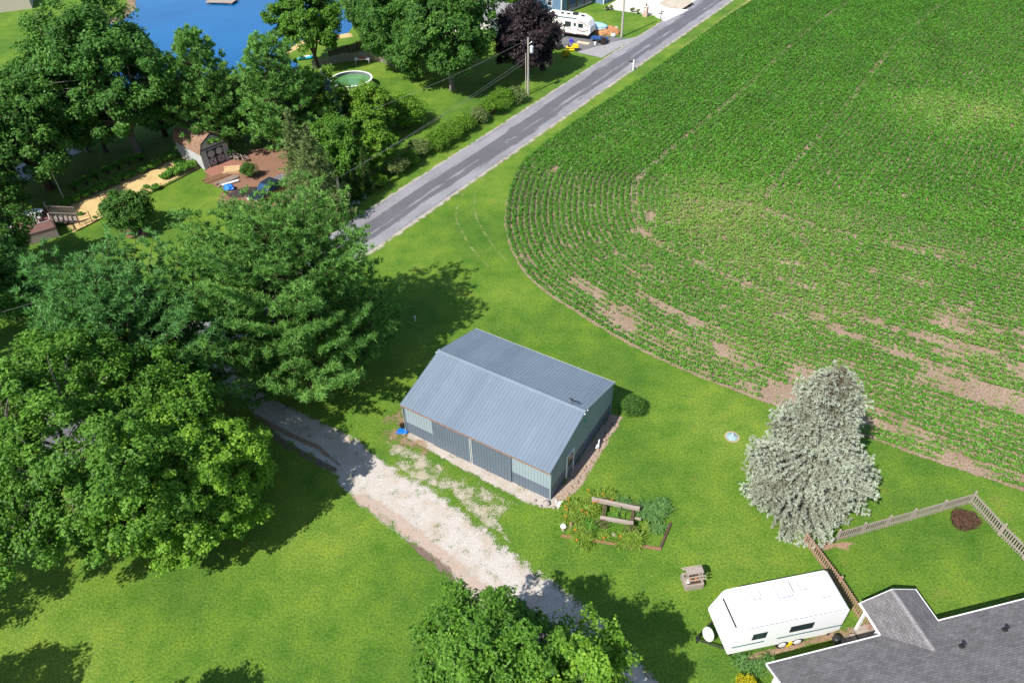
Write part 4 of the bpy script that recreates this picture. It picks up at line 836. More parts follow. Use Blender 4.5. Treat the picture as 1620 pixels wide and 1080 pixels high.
# ---------- travel trailer ----------
RVW = plain('white_rv_skin', (.86, .86, .85), .35, .45, 0, .03); TEAL = plain('dark_teal_stripe', (.01, .14, .15), .5)
TIRE = plain('black_rubber', (.025, .025, .025), .8, .2)
p0, p1 = at(1150, 1037, .45), at(1326, 1000, .45); ang = math.atan2(p1.y-p0.y, p1.x-p0.x); TL = (p1-p0).length
t = thing('travel_trailer', 'white travel trailer parked beside the house and picket fence', 'trailer', (p0.x, p0.y, 0), ang)
RAILSHADE = plain('grey_blue_rail_and_shadow', (.16, .19, .25), .6)  # painted shadow tone under the roof fittings, also the awning rail's own colour
prof = [(0.0, .55), (-.2, 1.1), (-.22, 1.35), (.36, 2.85), (.6, 3.0), (TL-.25, 3.0), (TL, 2.85), (TL, .75), (TL-.9, .5)]
m = MB(); m.prism([(x, 0, z) for x, z in prof], (0, 1, 0), 2.45); m.build('body', RVW, t, bevel=.07)
for x0, x1 in ((1.15, 1.95), (3.3, 4.65)): w_ = MB().box(x0, x1, -.02, .01, 1.75, 2.35).build('window_frame', BLACK, t); MB().box(x0+.05, x1-.05, -.03, -.021, 1.8, 2.3).build('window_pane', GLASS, w_)
for x0, x1, z in ((.1, 1.95, 1.28), (2.7, TL, 1.28)): MB().box(x0, x1, -.012, -.001, z, z+.10).build('stripe', TEAL, t)
m = MB(); m.M = Matrix.Translation((.05, 1.225, 2.13)) @ Matrix.Rotation(R(-69), 4, 'Y'); m.box(-.32, .32, -.85, .85, -.03, .03); m.build('front_window_guard', RVW, t, bevel=.02)
m = MB(); m.M = Matrix.Translation((.30, 1.225, 2.72)) @ Matrix.Rotation(R(-69), 4, 'Y'); m.box(-.03, .03, -.85, .85, 0, .07); m.build('guard_hinge', BLACK, t)
for x, y, s in ((1.95, 1.75, .2), (4.7, 1.75, .2), (5.6, 1.1, .2)): m = MB(); m.box(x-s, x+s, y-s, y+s, 3.0, 3.18); v_ = m.build('roof_vent', RVW, t, bevel=.05); MB().box(x-s-.03, x+s+.03, y-s-.03, y+s+.03, 2.99, 3.012).build('shadow_outline', RAILSHADE, v_)  # wider dark slab paints a thin shadow line round each vent
a_c = MB().box(3.15, 3.9, 1.35, 2.05, 3.0, 3.3).build('roof_air_cover', RVW, t, bevel=.04); MB().box(3.11, 3.94, 1.31, 2.09, 2.99, 3.012).build('shadow_outline', RAILSHADE, a_c)  # shadow line round the air cover, drawn as a dark slab
MB().box(.7, TL-.3, .02, .05, 3.0, 3.03).build('awning_rail', RAILSHADE, t)
for x in (3.25, 4.15):
    m = MB(); m.tube([(x, .0, .36), (x, .24, .36)], .36, 20); w_ = m.build('wheel', TIRE, t); m = MB(); m.tube([(x, -.03, .36), (x, .0, .36)], [.19, .23], 16); m.build('rim', WHITE, w_)
m = MB(); m.box(3.6, 3.8, -.03, .06, .05, .5, Matrix.Rotation(R(20), 3, 'Y')); m.build('wheel_chock', plain('yellow_plastic', (.8, .6, .02), .5), t)
m = MB(); m.tube([(0, .4, .5), (-1.3, 1.2, .5)], .05, 6); m.tube([(0, 2.0, .5), (-1.3, 1.25, .5)], .05, 6); m.tube([(-1.2, 1.22, .05), (-1.2, 1.22, .95)], .045, 8); m.build('hitch', BLACK, t)
m = MB(); m.ball((-.62, 1.22, .78), (.30, .42, .36), 14, 9); m.build('propane_cover', RVW, t, True)
for x, y in ((.35, .2), (.35, 2.2), (TL-.4, .2), (TL-.4, 2.2)): MB().box(x-.05, x+.05, y-.05, y+.05, 0, .55).build('stabilizer_leg', BLACK, t)
# ---------- house at the lower right ----------
p0 = at(1213.5, 1050, 2.6); t = thing('ranch_house', 'ranch house with grey shingled roof and a small projecting gable', 'house', (p0.x, p0.y, 0), R(12.2))
HS = 5/12; HL = 24; ZE = 2.6
def slab(mb, pts, th): mb.prism(pts, (0, 0, -1), th)
def rz_(y): return ZE-y*HS
m = MB(); slab(m, [(0, 0, ZE), (0, -6.5, rz_(-6.5)), (HL, -6.5, rz_(-6.5)), (HL, 0, ZE)], .1); m.build('roof', SHING, t, uvplane=((0, 0, ZE), (1, 0, 0), (0, -.92, .385)))
roofm = t.children[0]
m = MB(); slab(m, [(HL, -6.5, rz_(-6.5)), (0, -6.5, rz_(-6.5)), (0, -13, ZE), (HL, -13, ZE)], .1); m.build('roof', SHING, t, uvplane=((0, -13, ZE), (1, 0, 0), (0, .92, .385)), label='near slope of the main roof')
xa, xb, yp = 6.53, 9.87, 1.88; xm = (xa+xb)/2; zp = ZE+(xm-xa)*HS; yi = -(zp-ZE)/HS; e_ = .004
for s_, x0 in ((1, xa), (-1, xb)):
    m = MB(); slab(m, [(x0, yp, ZE+e_), (x0, 0, ZE+e_), (xm, yi, zp+e_), (xm, yp, zp+e_)] if s_ > 0 else [(xm, yp, zp+e_), (xm, yi, zp+e_), (x0, 0, ZE+e_), (x0, yp, ZE+e_)], .08)
    m.build('roof', SHING, t, uvplane=((x0, 0, ZE), (0, 1, 0), (s_*.92, 0, .385)), label='left slope of the projecting gable' if s_ > 0 else 'right slope of the projecting gable')
m = MB(); n_c = 22
for i in range(n_c):
    ya, yb = yi+.1+(yp-yi-.1)*i/n_c, yi+.1+(yp-yi-.1)*(i+.92)/n_c; m.prism([(xm-.13, ya, zp-.13*HS+.012), (xm, ya, zp+.02), (xm+.13, ya, zp-.13*HS+.012), (xm+.13, ya, zp-.13*HS+.03), (xm, ya, zp+.045), (xm-.13, ya, zp-.13*HS+.03)], (0, 1, .012), yb-ya)
m.build('ridge_cap', plain('ridge_shingle', (.25, .235, .24), .9, .2, 0, .3, 5), roofm)
WHT = WHITE
m = MB(); m.box(-.02, xa-.03, .0, .08, ZE-.13, ZE-.03); m.box(xb+.03, HL, .0, .08, ZE-.13, ZE-.03); m.box(xa-.08, xa, .08, yp, ZE-.13, ZE-.03); m.box(xb, xb+.08, .08, yp, ZE-.13, ZE-.03); m.build('gutter', WHT, t)
m = MB()
for a, b in (((xa-.1, ZE-.14), (xm, zp-.09)), ((xm, zp-.09), (xb+.1, ZE-.14))): m.prism([(a[0], yp+.003, a[1]), (b[0], yp+.003, b[1]), (b[0], yp+.003, b[1]+.12), (a[0], yp+.003, a[1]+.12)], (0, 1, 0), .03)
m.prism([(-.03, 0, ZE-.16), (-.03, -6.5, rz_(-6.5)-.16), (-.03, -6.5, rz_(-6.5)+.01), (-.03, 0, ZE+.01)], (1, 0, 0), .028); m.build('fascia', WHT, t)
SIDING = mat_siding('white_siding', (.72, .73, .74), .12)
m = MB(); m.prism([(.35, -.4, 0), (.35, -12.6, 0), (.35, -12.6, ZE), (.35, -6.5, rz_(-6.5)-.12), (.35, -.4, ZE)], (1, 0, 0), .12); m.box(.47, HL-.3, -.52, -.4, 0, ZE-.1); m.box(xa+.3, xa+.42, -.39, .6, 0, ZE-.1); m.box(xb-.42, xb-.3, -.39, yp-.3, 0, ZE-.1); m.box(xa+.43, xb-.43, .5, .6, 0, ZE-.1)
m.prism([(xa+.2, yp-.35, ZE-.1), (xb-.2, yp-.35, ZE-.1), (xm, yp-.35, zp-.12)], (0, 1, 0), .08); m.build('wall', SIDING, t)
MB().box(xa+.14, xa+.28, yp-.42, yp-.28, 0, ZE-.12).build('porch_post', WHT, t)
MB().box(xa+.1, xb-.3, .62, yp-.25, .0, .35).build('porch_floor', GREYW, t)
for k in range(3): MB().box(xa-.35-.28*k, xa-.08-.28*k, .3, 1.3, 0, .42-.14*k).build('porch_step', GREYW, t)
for x, y in ((13.0, -3.2), (17.4, -2.15), (11.5, -2.9)):
    pass
for u, v in ((1524, 1020), (1594, 992)):
    P = at(u, v, 3.5); q = Matrix.Rotation(-R(12.2), 3, 'Z') @ Vector((P.x-p0.x, P.y-p0.y, 0)); z = rz_(q.y); m = MB(); m.lathe([(.16, -.03), (.16, .03), (.07, .05), (.065, .32), (.09, .33), (.09, .4), (.04, .42)], 10, (q.x, q.y, z)); m.build('vent_pipe', BLACK, t)
g_ = Matrix.Rotation(R(12.2), 3, 'Z') @ Vector((xa-1.0, 1.6, 0)); t2 = thing('kettle_grill', 'small dark grill beside the porch steps', 'grill', (p0.x+g_.x-.25, p0.y+g_.y-.6, 0)); m = MB(); m.ball((0, 0, .75), (.26, .26, .2), 12, 8); m.build('bowl', BLACK, t2, True)
for a in (0, 2.1, 4.2): MB().tube([(0, 0, .6), (.28*cos(a), .28*sin(a), 0)], .02, 5).build('leg', BLACK, t2)

# ---------- gambrel shed ----------
f0 = at(324.7, 268.9); t = thing('garden_shed', 'white gambrel garden shed with brown shingle roof and dark trimmed doors', 'shed', (f0.x, f0.y, 0), R(48))
SW, SD = 3.5, 5.6; gp = [(0, 2.0), (.45, 3.0), (SW/2, 3.75), (SW-.45, 3.0), (SW, 2.0)]
SHW = mat_siding('pale_shed_siding', (.72, .73, .74), 1e3)
m = MB(); m.prism([(0, 0, 0)]+[(x, 0, z) for x, z in gp]+[(SW, 0, 0)], (0, 1, 0), SD); m.build('wall', SHW, t)
m = MB(); q_ = [(-.1, 1.88), (.38, 3.06), (SW/2, 3.85), (SW-.38, 3.06), (SW+.1, 1.88)]
for a, b in zip(q_[:-1], q_[1:]):
    d_ = Vector((-(b[1]-a[1]), 0, b[0]-a[0])).normalized()*.07; m.add([(a[0], -.15, a[1]), (b[0], -.15, b[1]), (b[0], SD+.15, b[1]), (a[0], SD+.15, a[1])]+[(a[0]+d_.x, -.15, a[1]+d_.z), (b[0]+d_.x, -.15, b[1]+d_.z), (b[0]+d_.x, SD+.15, b[1]+d_.z), (a[0]+d_.x, SD+.15, a[1]+d_.z)], [(0, 1, 2, 3), (7, 6, 5, 4), (4, 5, 1, 0), (6, 7, 3, 2), (5, 6, 2, 1), (7, 4, 0, 3)])
m.build('roof', SHINGB, t, uvplane=((0, 0, 0), (0, 1, 0), (.7, 0, .7)))
DT = plain('dark_blue_trim', (.03, .035, .05), .6)
m = MB(); 
for a, b in zip(gp[:-1], gp[1:]): m.prism([(a[0], -.03, a[1]-.08), (b[0], -.03, b[1]-.08), (b[0], -.03, b[1]+.04), (a[0], -.03, a[1]+.04)], (0, 1, 0), .025)
m.box(.0, SW, -.035, -.006, 2.2, 2.32); m.build('trim', DT, t)
w_ = MB().box(SW/2-.42, SW/2+.42, -.03, -.001, 2.62, 3.28).build('window_frame', DT, t); MB().box(SW/2-.28, SW/2+.28, -.045, -.031, 2.74, 3.16).build('window_pane', SHW, w_)
for x0 in (.72, 1.76):
    d = MB().box(x0, x0+1.02, -.03, -.001, .1, 2.05).build('door', SHW, t); m = MB(); x1 = x0+1.02
    m.box(x0, x0+.1, -.05, -.031, .1, 2.05); m.box(x1-.1, x1, -.05, -.031, .1, 2.05)
    for z in (.1, 1.02, 1.95): m.box(x0+.101, x1-.101, -.05, -.031, z, z+.1)
    m.prism([(x0+.12, -.05, .2), (x0+.2, -.05, .2), (x1-.12, -.05, 1.0), (x1-.2, -.05, 1.0)], (0, 1, 0), .018); m.prism([(x1-.2, -.052, .2), (x1-.12, -.052, .2), (x0+.2, -.052, 1.0), (x0+.12, -.052, 1.0)], (0, 1, 0), .018)
    for cx, cz, a_x, a_z in ((x0+.1, 1.12, .25, .25), (x1-.1, 1.12, -.25, .25), (x0+.1, 1.95, .25, -.25), (x1-.1, 1.95, -.25, -.25)): m.prism([(cx, -.05, cz), (cx+a_x, -.05, cz), (cx, -.05, cz+a_z)], (0, 1, 0), .018)
    m.build('door_trim', DT, d)
# lumber and yard clutter
def stack(nm, lb, u, v, rz, n, L, mat, grp=None, w_=.14, layers=1):
    p = at(u, v); m = MB()
    for k in range(layers):
        for i in range(n): dx = rs_.uniform(-.3, .3); m.box(dx, L+dx*.6, i*(w_+.08), i*(w_+.08)+w_, k*.11+.005, k*.11+.10)
    o = m.build(nm, mat); o.location = (p.x, p.y, .015); o.rotation_euler[2] = rz; tag(o, lb, 'lumber', grp); return o
stack('lumber_stack', 'dark old timbers laid in a row on the mulch by the lawn edge', 328, 291, R(42), 5, 2.9, BROWNW, 'lumber on the red mulch', .16)
stack('lumber_stack', 'fresh yellow boards stacked near the brick patio', 356, 276, R(10), 5, 1.7, FRESHW, 'lumber on the red mulch', .2, 3)
stack('lumber_stack', 'mixed pale boards beside the blue tarp', 349, 296, R(50), 4, 2.4, GREYW, 'lumber on the red mulch', .13, 2)
o = MB().box(0, 1.9, 0, .3, .02, .14).build('white_board', WHITE); o.location = at(352, 295, .1); o.rotation_euler[2] = R(35); tag(o, 'white board lying next to the blue tarp', 'board')
m = MB(); m.ball((0, 0, .25), (.62, .45, .38), 12, 8); r_ = random.Random(2); m.v = [(x+r_.uniform(-.1, .1), y+r_.uniform(-.1, .1), max(.01, z+r_.uniform(-.12, .12))) for x, y, z in m.v]; o = m.build('blue_tarp', BLUE); o.location = (*b2(363, 300), 0); tag(o, 'crumpled bright blue tarp at the end of the lumber', 'tarp')
def chair(lb, u, v, rz, mat, grp):
    t = thing('garden_chair', lb, 'chair', (*b2(u, v), 0), rz, grp); MB().box(-.28, .28, -.28, .28, .38, .43).build('seat', mat, t)
    m = MB(); m.box(-.28, .28, .26, .31, .43, .95, Matrix.Rotation(R(-12), 3, 'X')); m.build('backrest', mat, t)
    for x in (-.25, .25):
        for y in (-.25, .25): MB().box(x-.03, x+.03, y-.03, y+.03, 0, .38).build('leg', mat, t)
        MB().box(x-.04, x+.04, -.28, .28, .6, .64).build('armrest', mat, t)
for i, (u, v, rz, lb) in enumerate([(366, 252, .4, 'weathered chair nearest the shed doors'), (377, 253, 1.2, 'weathered chair between the other two by the shed'), (389, 256, 2.2, 'weathered chair farthest from the shed, beside the round evergreen')]): chair(lb, u, v, rz, GREYW, 'weathered chairs beside the shed')
m = MB(); m.ball((0, 0, 0), (1.7, .9, .3), 14, 7); m.v = [(x*(1+r_.uniform(-.15, .15)), y*(1+r_.uniform(-.15, .15)), z+r_.uniform(-.03, .03)) for x, y, z in m.v]; o = m.build('dark_mulch_pile', plain('dark_compost', (.06, .045, .045), .95, .1, 0, .5, 6)); o.location = (*b2(384, 305), 0); o.rotation_euler[2] = R(30); tag(o, 'low dark compost pile on the red mulch', 'pile')
# ---------- pickup truck ----------
pa, pb = at(413, 297, 1.7), at(439, 287.4, 1.3); hd = math.atan2(pb.y-pa.y, pb.x-pa.x); pc = at(427, 290, 1.5)
NAVY = plain('dark_navy_car_paint', (.015, .025, .045), .25, .6, 0, .1); TANP = plain('tan_brown_car_paint', (.27, .14, .075), .4, .5, 0, .1)
t = thing('pickup_truck', 'dark blue and tan pickup truck with covered bed on the mulch', 'pickup truck', (pc.x, pc.y, 0), hd)
m = MB(); m.prism([(-2.75, -.9, .55), (2.5, -.9, .55), (2.5, -.9, 1.0), (-2.8, -.9, 1.0)], (0, 1, 0), 1.8); m.build('lower_body', TANP, t, bevel=.06)
m = MB(); m.prism([(-2.8, -.9, 1.003), (2.5, -.9, 1.003), (2.5, -.9, 1.28), (.9, -.9, 1.28), (-1.3, -.9, 1.22), (-2.75, -.9, 1.12)], (0, 1, 0), 1.8); m.build('body', NAVY, t, bevel=.05)
m = MB(); m.add([(-1.3, -.82, 1.23), (-1.3, .82, 1.23), (.9, .82, 1.28), (.9, -.82, 1.28), (-.75, -.68, 1.8), (-.75, .68, 1.8), (.65, .68, 1.82), (.65, -.68, 1.82)], [(0, 1, 5, 4), (1, 2, 6, 5), (2, 3, 7, 6), (3, 0, 4, 7), (4, 5, 6, 7)]); m.build('cab', NAVY, t, bevel=.04)
WG = plain('blue_tinted_glass', (.02, .06, .14), .06, .8)
m = MB(); m.add([(-1.27, -.72, 1.29), (-1.27, .72, 1.29), (-.80, .62, 1.77), (-.80, -.62, 1.77)], [(3, 2, 1, 0)]); m.v = [(x-.03, y, z+.02) for x, y, z in m.v]; m.build('windshield', WG, t)
for s in (-1, 1): m = MB(); m.prism([(-1.0, s*.80, 1.32), (.75, s*.80, 1.32), (.58, s*.715, 1.74), (-.68, s*.715, 1.74)], (0, s, .2), .03); m.build('side_window', WG, t)
m = MB(); m.box(-.45, .1, -.3, .3, 1.82, 1.86); m.build('sunroof', GLASS, t)
MB().box(.95, 2.46, -.84, .84, 1.285, 1.33).build('tonneau_cover', plain('grey_vinyl', (.16, .155, .16), .8), t, bevel=.02)
for x in (-1.85, 1.65):
    for s in (-1, 1): m = MB(); m.tube([(x, s*.7, .38), (x, s*.93, .38)], .38, 18); w_ = m.build('wheel', TIRE, t); m = MB(); m.tube([(x, s*.931, .38), (x, s*.945, .38)], .2, 12); m.build('rim', WHITE, w_)
for s in (-1, 1): MB().box(-2.83, -2.79, s*.6-.15, s*.6+.15, .75, .93).build('headlight', WHITE, t)
# ---------- birdhouse ----------
t = thing('martin_birdhouse', 'white and green birdhouse on a tall pole beside the garden', 'birdhouse', (*b2(103, 318), 0)); MB().tube([(0, 0, 0), (0, 0, 3.9)], .035, 8).build('pole', WHITE, t)
MB().box(-.35, .35, -.3, .3, 3.9, 4.2).box(-.32, .32, -.27, .27, 4.2, 4.42).build('house_box', WHITE, t); m = MB(); m.prism([(-.42, -.36, 4.42), (.42, -.36, 4.42), (0, -.36, 4.62)], (0, 1, 0), .72); m.build('roof', plain('mint_green_paint', (.35, .62, .5), .5), t)
# ---------- deck ----------
dp = at(95, 374); t = thing('wooden_deck', 'raised wooden deck with railings at the end of the garden', 'deck', (dp.x, dp.y, 0), R(33))
PL = mat_wood('maroon_deck_boards', (.22, .10, .09)); MB().box(-7, 0, 0, 4.5, .92, 1.0).build('floor', PL, t); MB().box(-7, -.02, .02, .07, 0, .91).box(-.07, -.02, .08, 4.45, 0, .91).build('skirt', GREYW, t)
def rail(x0, y0, x1, y1, z=1.0, z2=None):
    z2 = z if z2 is None else z2; m = MB(); n = int(math.hypot(x1-x0, y1-y0)/.14)
    m.prism([(x0, y0, z+.9), (x1, y1, z2+.9), (x1, y1, z2+.97), (x0, y0, z+.97)], Vector((-(y1-y0), x1-x0, 0)).normalized(), .12); m.prism([(x0, y0, z+.1), (x1, y1, z2+.1), (x1, y1, z2+.16), (x0, y0, z+.16)], Vector((-(y1-y0), x1-x0, 0)).normalized(), .05)
    for i in range(n+1): f = i/n; x, y, zz = x0+(x1-x0)*f, y0+(y1-y0)*f, z+(z2-z)*f; m.box(x-.02, x+.02, y-.02+.03, y+.02+.03, zz+.12, zz+.9)
    m.build('railing', GREYW, t)
rail(-7, 0, 0, 0); rail(-.1, 0, -.1, 1.6); rail(-.1, 3.2, -.1, 4.5); rail(0, 1.6, 2.2, 1.6, 1.0, .1); rail(0, 3.2, 2.2, 3.2, 1.0, .1)
for k in range(5): MB().box(.02+k*.4, .42+k*.4, 1.65, 3.1, .75-k*.17, .82-k*.17).build('stair_tread', GREYW, t)
dk = Matrix.Rotation(R(33), 3, 'Z')
def ondeck(x, y): q = dk @ Vector((x, y, 0)); return (dp.x+q.x, dp.y+q.y, 1.0)
t = thing('patio_table', 'white oval patio table on the wooden deck', 'table', ondeck(-1.4, 3.3), .3); m = MB(); m.lathe([(.75, .7), (.75, .74)], 20, (0, 0, 0), 1.3, .8); m.build('tabletop', WHITE, t)
for x, y in ((-.6, -.3), (.6, -.3), (-.6, .3), (.6, .3)): MB().tube([(x, y, 0), (x, y, .7)], .025, 6).build('leg', WHITE, t)
for i, (x, y, rz) in enumerate([(-2.8, 3.4, 1.2), (-1.3, 2.3, 3.2), (-3.9, 2.0, 2.)]):
    chair(['white chair at the left end of the patio table', 'white chair on the near side of the patio table', 'white chair alone in the middle of the deck'][i], 10, 10, rz, WHITE, 'white chairs on the deck')
    bpy.data.objects[[o.name for o in bpy.data.objects if o.name.startswith('garden_chair')][-1]].location = ondeck(x, y)
o = thing('garden_gate', 'dark wire gate at the deck end of the garden', 'gate', (*b2(127, 357), 0), R(36)); m = MB(); m.tube([(0, 0, 0), (0, 0, 1.1)], .04, 6); m.tube([(1.2, 0, 0), (1.2, 0, 1.3)], .04, 6); m.build('post', DARKW, o)
m = MB(); [m.tube([(0, 0, z), (1.2, 0, z)], .018, 4) for z in (.2, .5, .8, 1.05)]; m.build('gate_rails', DARKW, o)
t = thing('compost_barrel', 'maroon barrel beside the small round tree', 'barrel', (*b2(165, 340), 0)); m = MB(); m.lathe([(.28, 0), (.32, .4), (.28, .85)], 14); m.build('drum', plain('maroon_plastic', (.12, .03, .03), .5), t); m = MB(); m.lathe([(.29, .85), (.2, .9), (.01, .92)], 14); m.build('lid', BLACK, t)
def wire_fence(lb, pts, h, n):
    t = thing('garden_fence', lb, 'fence', pts[0], 0); O = pts[0]; m = MB()
    for i in range(n+1): f = i/n; p = pts[0].lerp(pts[1], f)-O; MB().tube([p, p+Vector((0, 0, h))], .03, 5).build('post', DARKW, t)
    e = pts[1]-O; [m.tube([Vector((0, 0, z)), e+Vector((0, 0, z))], .012, 4) for z in (.06, h*.5, h*.93)]; m.tube([Vector((0, 0, .06)), e+Vector((0, 0, .06))], .05, 4); m.build('wire', DARKW, t)
wire_fence('low wire fence along the lawn side of the garden', A((122, 366), (322, 264)), .6, 14); wire_fence('low wire fence along the far side of the garden', A((72, 333), (250, 250)), .6, 12)
# ---------- pool yard ----------
pp = at(558, 139); t = thing('swimming_pool', 'round above-ground pool with green water on the back lawn', 'pool', (pp.x, pp.y, 0)); PRr = 2.8
m = MB(); n = 40
vs = [(r*cos(2*pi*k/n), r*sin(2*pi*k/n), z) for r, z in ((PRr, 0), (PRr, 1.25), (PRr-.04, 1.25), (PRr-.04, .2)) for k in range(n)]; m.add(vs, [(i*n+k, i*n+(k+1) % n, (i+1)*n+(k+1) % n, (i+1)*n+k) for i in range(3) for k in range(n)]); m.build('wall', plain('dark_pool_wall', (.16, .18, .2), .5), t)
m = MB(); vs = [(r*cos(2*pi*k/n), r*sin(2*pi*k/n), z) for r, z in ((PRr-.12, 1.252), (PRr+.12, 1.252), (PRr+.12, 1.3), (PRr-.12, 1.3), (PRr-.12, 1.252)) for k in range(n)]; m.add(vs, [(i*n+k, i*n+(k+1) % n, (i+1)*n+(k+1) % n, (i+1)*n+k) for i in range(4) for k in range(n)]); m.build('rim', WHITE, t)
m = MB(); m.lathe([(PRr-.05, .8), (PRr-.05, .85)], n); m.build('water', plain('green_pool_water', (.10, .25, .09), .1, .6, 0, .3, .5), t)
for a in range(0, 360, 30): m = MB(); m.box(PRr+.001, PRr+.09, -.05, .05, 0, 1.25); m.M = Matrix(); o = m.build('upright', WHITE, t); o.rotation_euler[2] = R(a)
t = thing('pool_ladder', 'white ladder platform at the left side of the pool', 'ladder', (*b2(516, 132), 0)); MB().box(-.5, .5, -.5, .5, 1.1, 1.2).build('platform', WHITE, t); MB().box(-.45, -.39, -.45, .45, 0, 2.0).box(.39, .45, -.45, .45, 0, 2.0).build('side_rail', WHITE, t)
m = MB(); [m.tube([(-.45, -.5-.2*k, 1.0-.25*k), (.45, -.5-.2*k, 1.0-.25*k)], .03, 5) for k in range(4)]; m.build('rung', WHITE, t)
t = thing('pool_pump', 'dark pool pump and filter beside the pool rim', 'pump', (*b2(589, 144), 0)); m = MB(); m.lathe([(.3, 0), (.32, .6), (.2, .85), (.05, .9)], 12); m.build('filter_tank', BLACK, t); m = MB(); m.tube([(.5, 0, .25), (1.1, .1, .25)], .2, 10); m.build('pump_motor', BLACK, t); MB().tube([(.1, 0, .8), (.6, .05, .5), (.8, .1, .3)], .05, 6).build('hose', BLACK, t)
t = thing('lawn_table', 'white folding table with red top items in front of the pool fence', 'table', (*b2(574, 101), 0)); MB().box(-1.1, 1.1, -.45, .45, .72, .78).build('tabletop', WHITE, t)
for x in (-1, 1):
    for y in (-.35, .35): MB().tube([(x, y, 0), (x, y, .72)], .03, 5).build('leg', WHITE, t)
MB().box(-.6, .5, -.3, .3, .785, .84).build('red_mat', plain('red_cloth', (.6, .12, .05), .7), t)
picket_fence('weathered picket fence curving round the back lawn below the pond', [at(u, v) for u, v in ((496, 110), (520, 104), (545, 98), (575, 96), (600, 98), (618, 104))], 1.3, GREYW, 2.4, .14, .04)
picket_fence('dark picket fence climbing from the curved one toward the pond', [at(u, v) for u, v in ((522, 96), (552, 86), (580, 75))], 1.4, DARKW, 2.4, .14, .05)
t = thing('kayak', 'turquoise kayak at the pond edge', 'boat', (*b2(486, 94), .15), R(20)); m = MB(); m.ball((0, 0, .1), (1.5, .38, .22), 14, 8); m.build('hull', plain('turquoise_plastic', (.03, .42, .65), .4), t, True); MB().box(-.5, .5, -.2, .2, .30, .34).build('seat', WHITE, t)
t = thing('floating_dock', 'grey wooden swim dock floating on the pond', 'dock', (*b2(352, 4), 0), R(-10)); m = MB(); m.box(-2.6, 2.6, -1.3, 1.3, .25, .38); m.build('deck_boards', GREYW, t); [MB().box(x-.3, x+.3, -1.2, 1.2, 0, .24).build('float', DARKW, t) for x in (-2, 2)]
# ---------- utility poles and wires ----------
POLEW = mat_wood('grey_utility_pole_wood', (.42, .38, .34), (10, 10, 1))
def upole(lb, u, v, h, r=.15, lean=0): t = thing('utility_pole', lb, 'utility pole', (*b2(u, v), 0), 0, 'utility poles by the road'); m = MB(); m.tube([(0, 0, 0), (lean, 0, h)], [r, r*.7], 10); m.build('pole', POLEW, t); return t
P1 = upole('wooden utility pole with a grey transformer beside the purple tree', 835.7, 150, 7.5)
m = MB(); m.lathe([(.2, 5.6), (.24, 5.7), (.24, 6.4), (.12, 6.5)], 12, (.45, -.05, 0)); m.build('transformer', plain('transformer_grey', (.55, .6, .62), .4, .4), P1); m = MB(); m.tube([(.05, 0, 6.7), (.4, 0, 6.9)], .03, 5); m.ball((.45, 0, 6.95), .09, 8, 5); m.build('insulator', WHITE, P1)
P2 = upole('tall bare utility pole on the lawn in front of the blue house', 983, 59, 11.0, .17)
P3 = upole('short utility pole hidden behind the arborvitae row', 545, 345, 4.6)
P4 = upole('thin stub pole right beside the transformer pole', 832, 148, 5.4, .08)
def wire(lb, a, b, sag):
    a, b = Vector(a), Vector(b); m = MB(); m.tube([a.lerp(b, i/16)-Vector((0, 0, sag*4*(i/16)*(1-i/16))) for i in range(17)], .010, 4); tag(m.build('power_line', plain('aluminium_wire', (.3, .3, .3), .5), None), lb, 'wire', 'power lines')
p1x, p1y = b2(835.7, 150); p3x, p3y = b2(545, 345)
wire('power line leaving the transformer pole at mid height toward the arborvitae pole', (p1x, p1y, 4.6), (p3x, p3y, 4.5), .3)
wire('twin power line just above the mid-height one', (p1x, p1y, 5.1), (p3x, p3y, 4.55), .35)
wire('highest power line from the top of the transformer pole', (p1x, p1y, 7.3), (p3x-6, p3y+2, 7.2), .6)
q4 = at(-60, 520, 4); wire('power line sagging across the side lawn to the left', (p3x, p3y, 4.4), (q4.x, q4.y, 4.5), 1.2)
# ---------- far homestead ----------
c1 = at(888, 24); t = thing('blue_house', 'blue house with covered porch at the top edge', 'house', (c1.x, c1.y, 0), R(48)); BS_ = mat_siding('blue_siding', (.13, .22, .33), .2)
MB().box(1.6, 9, 1.9, 9, 0, 5.2).box(0, 1.59, 0, 9, 0, 5.2).build('wall', BS_, t)
m = MB(); m.box(-.06, .1, -.06, .1, 0, 3); m.box(-.4, 9.4, -.4, 2.2, 3.0, 3.2); m.build('porch_roof', WHITE, t)
for x in (1.8, 4.2, 6.6, 8.8): MB().box(x-.1, x+.1, -.1, .1, .3, 3.0).build('porch_post', BROWNW, t)
MB().box(1.6, 9, .0, 1.88, 0, .3).build('porch_floor', CONC, t)
m = MB(); m.prism([(-.5, -.5, 5.2), (-.5, 9.5, 5.2), (-.5, 4.5, 7.6)], (1, 0, 0), 10); m.build('roof', SHING, t)
def win(t, x0, x1, y, z0, z1, face='x'):
    if face == 'x': f = MB().box(-.05, -.001, x0, x1, z0, z1).build('window', WHITE, t); m = MB(); m.box(-.07, -.051, x0+.1, x1-.1, z0+.1, (z0+z1)/2-.03); m.box(-.07, -.051, x0+.1, x1-.1, (z0+z1)/2+.03, z1-.1)
    else: f = MB().box(x0, x1, y-.05, y-.001, z0, z1).build('window', WHITE, t); m = MB(); m.box(x0+.1, x1-.1, y-.07, y-.051, z0+.1, (z0+z1)/2-.03); m.box(x0+.1, x1-.1, y-.07, y-.051, (z0+z1)/2+.03, z1-.1)
    m.build('pane', GLASS, f)
win(t, 2.0, 3.1, 0, 1.0, 2.5); win(t, 6.0, 7.1, 0, 1.0, 2.5); win(t, 3.0, 3.9, 1.9, 1.0, 2.4, 'y'); win(t, 5.3, 6.2, 1.9, 1.0, 2.4, 'y')
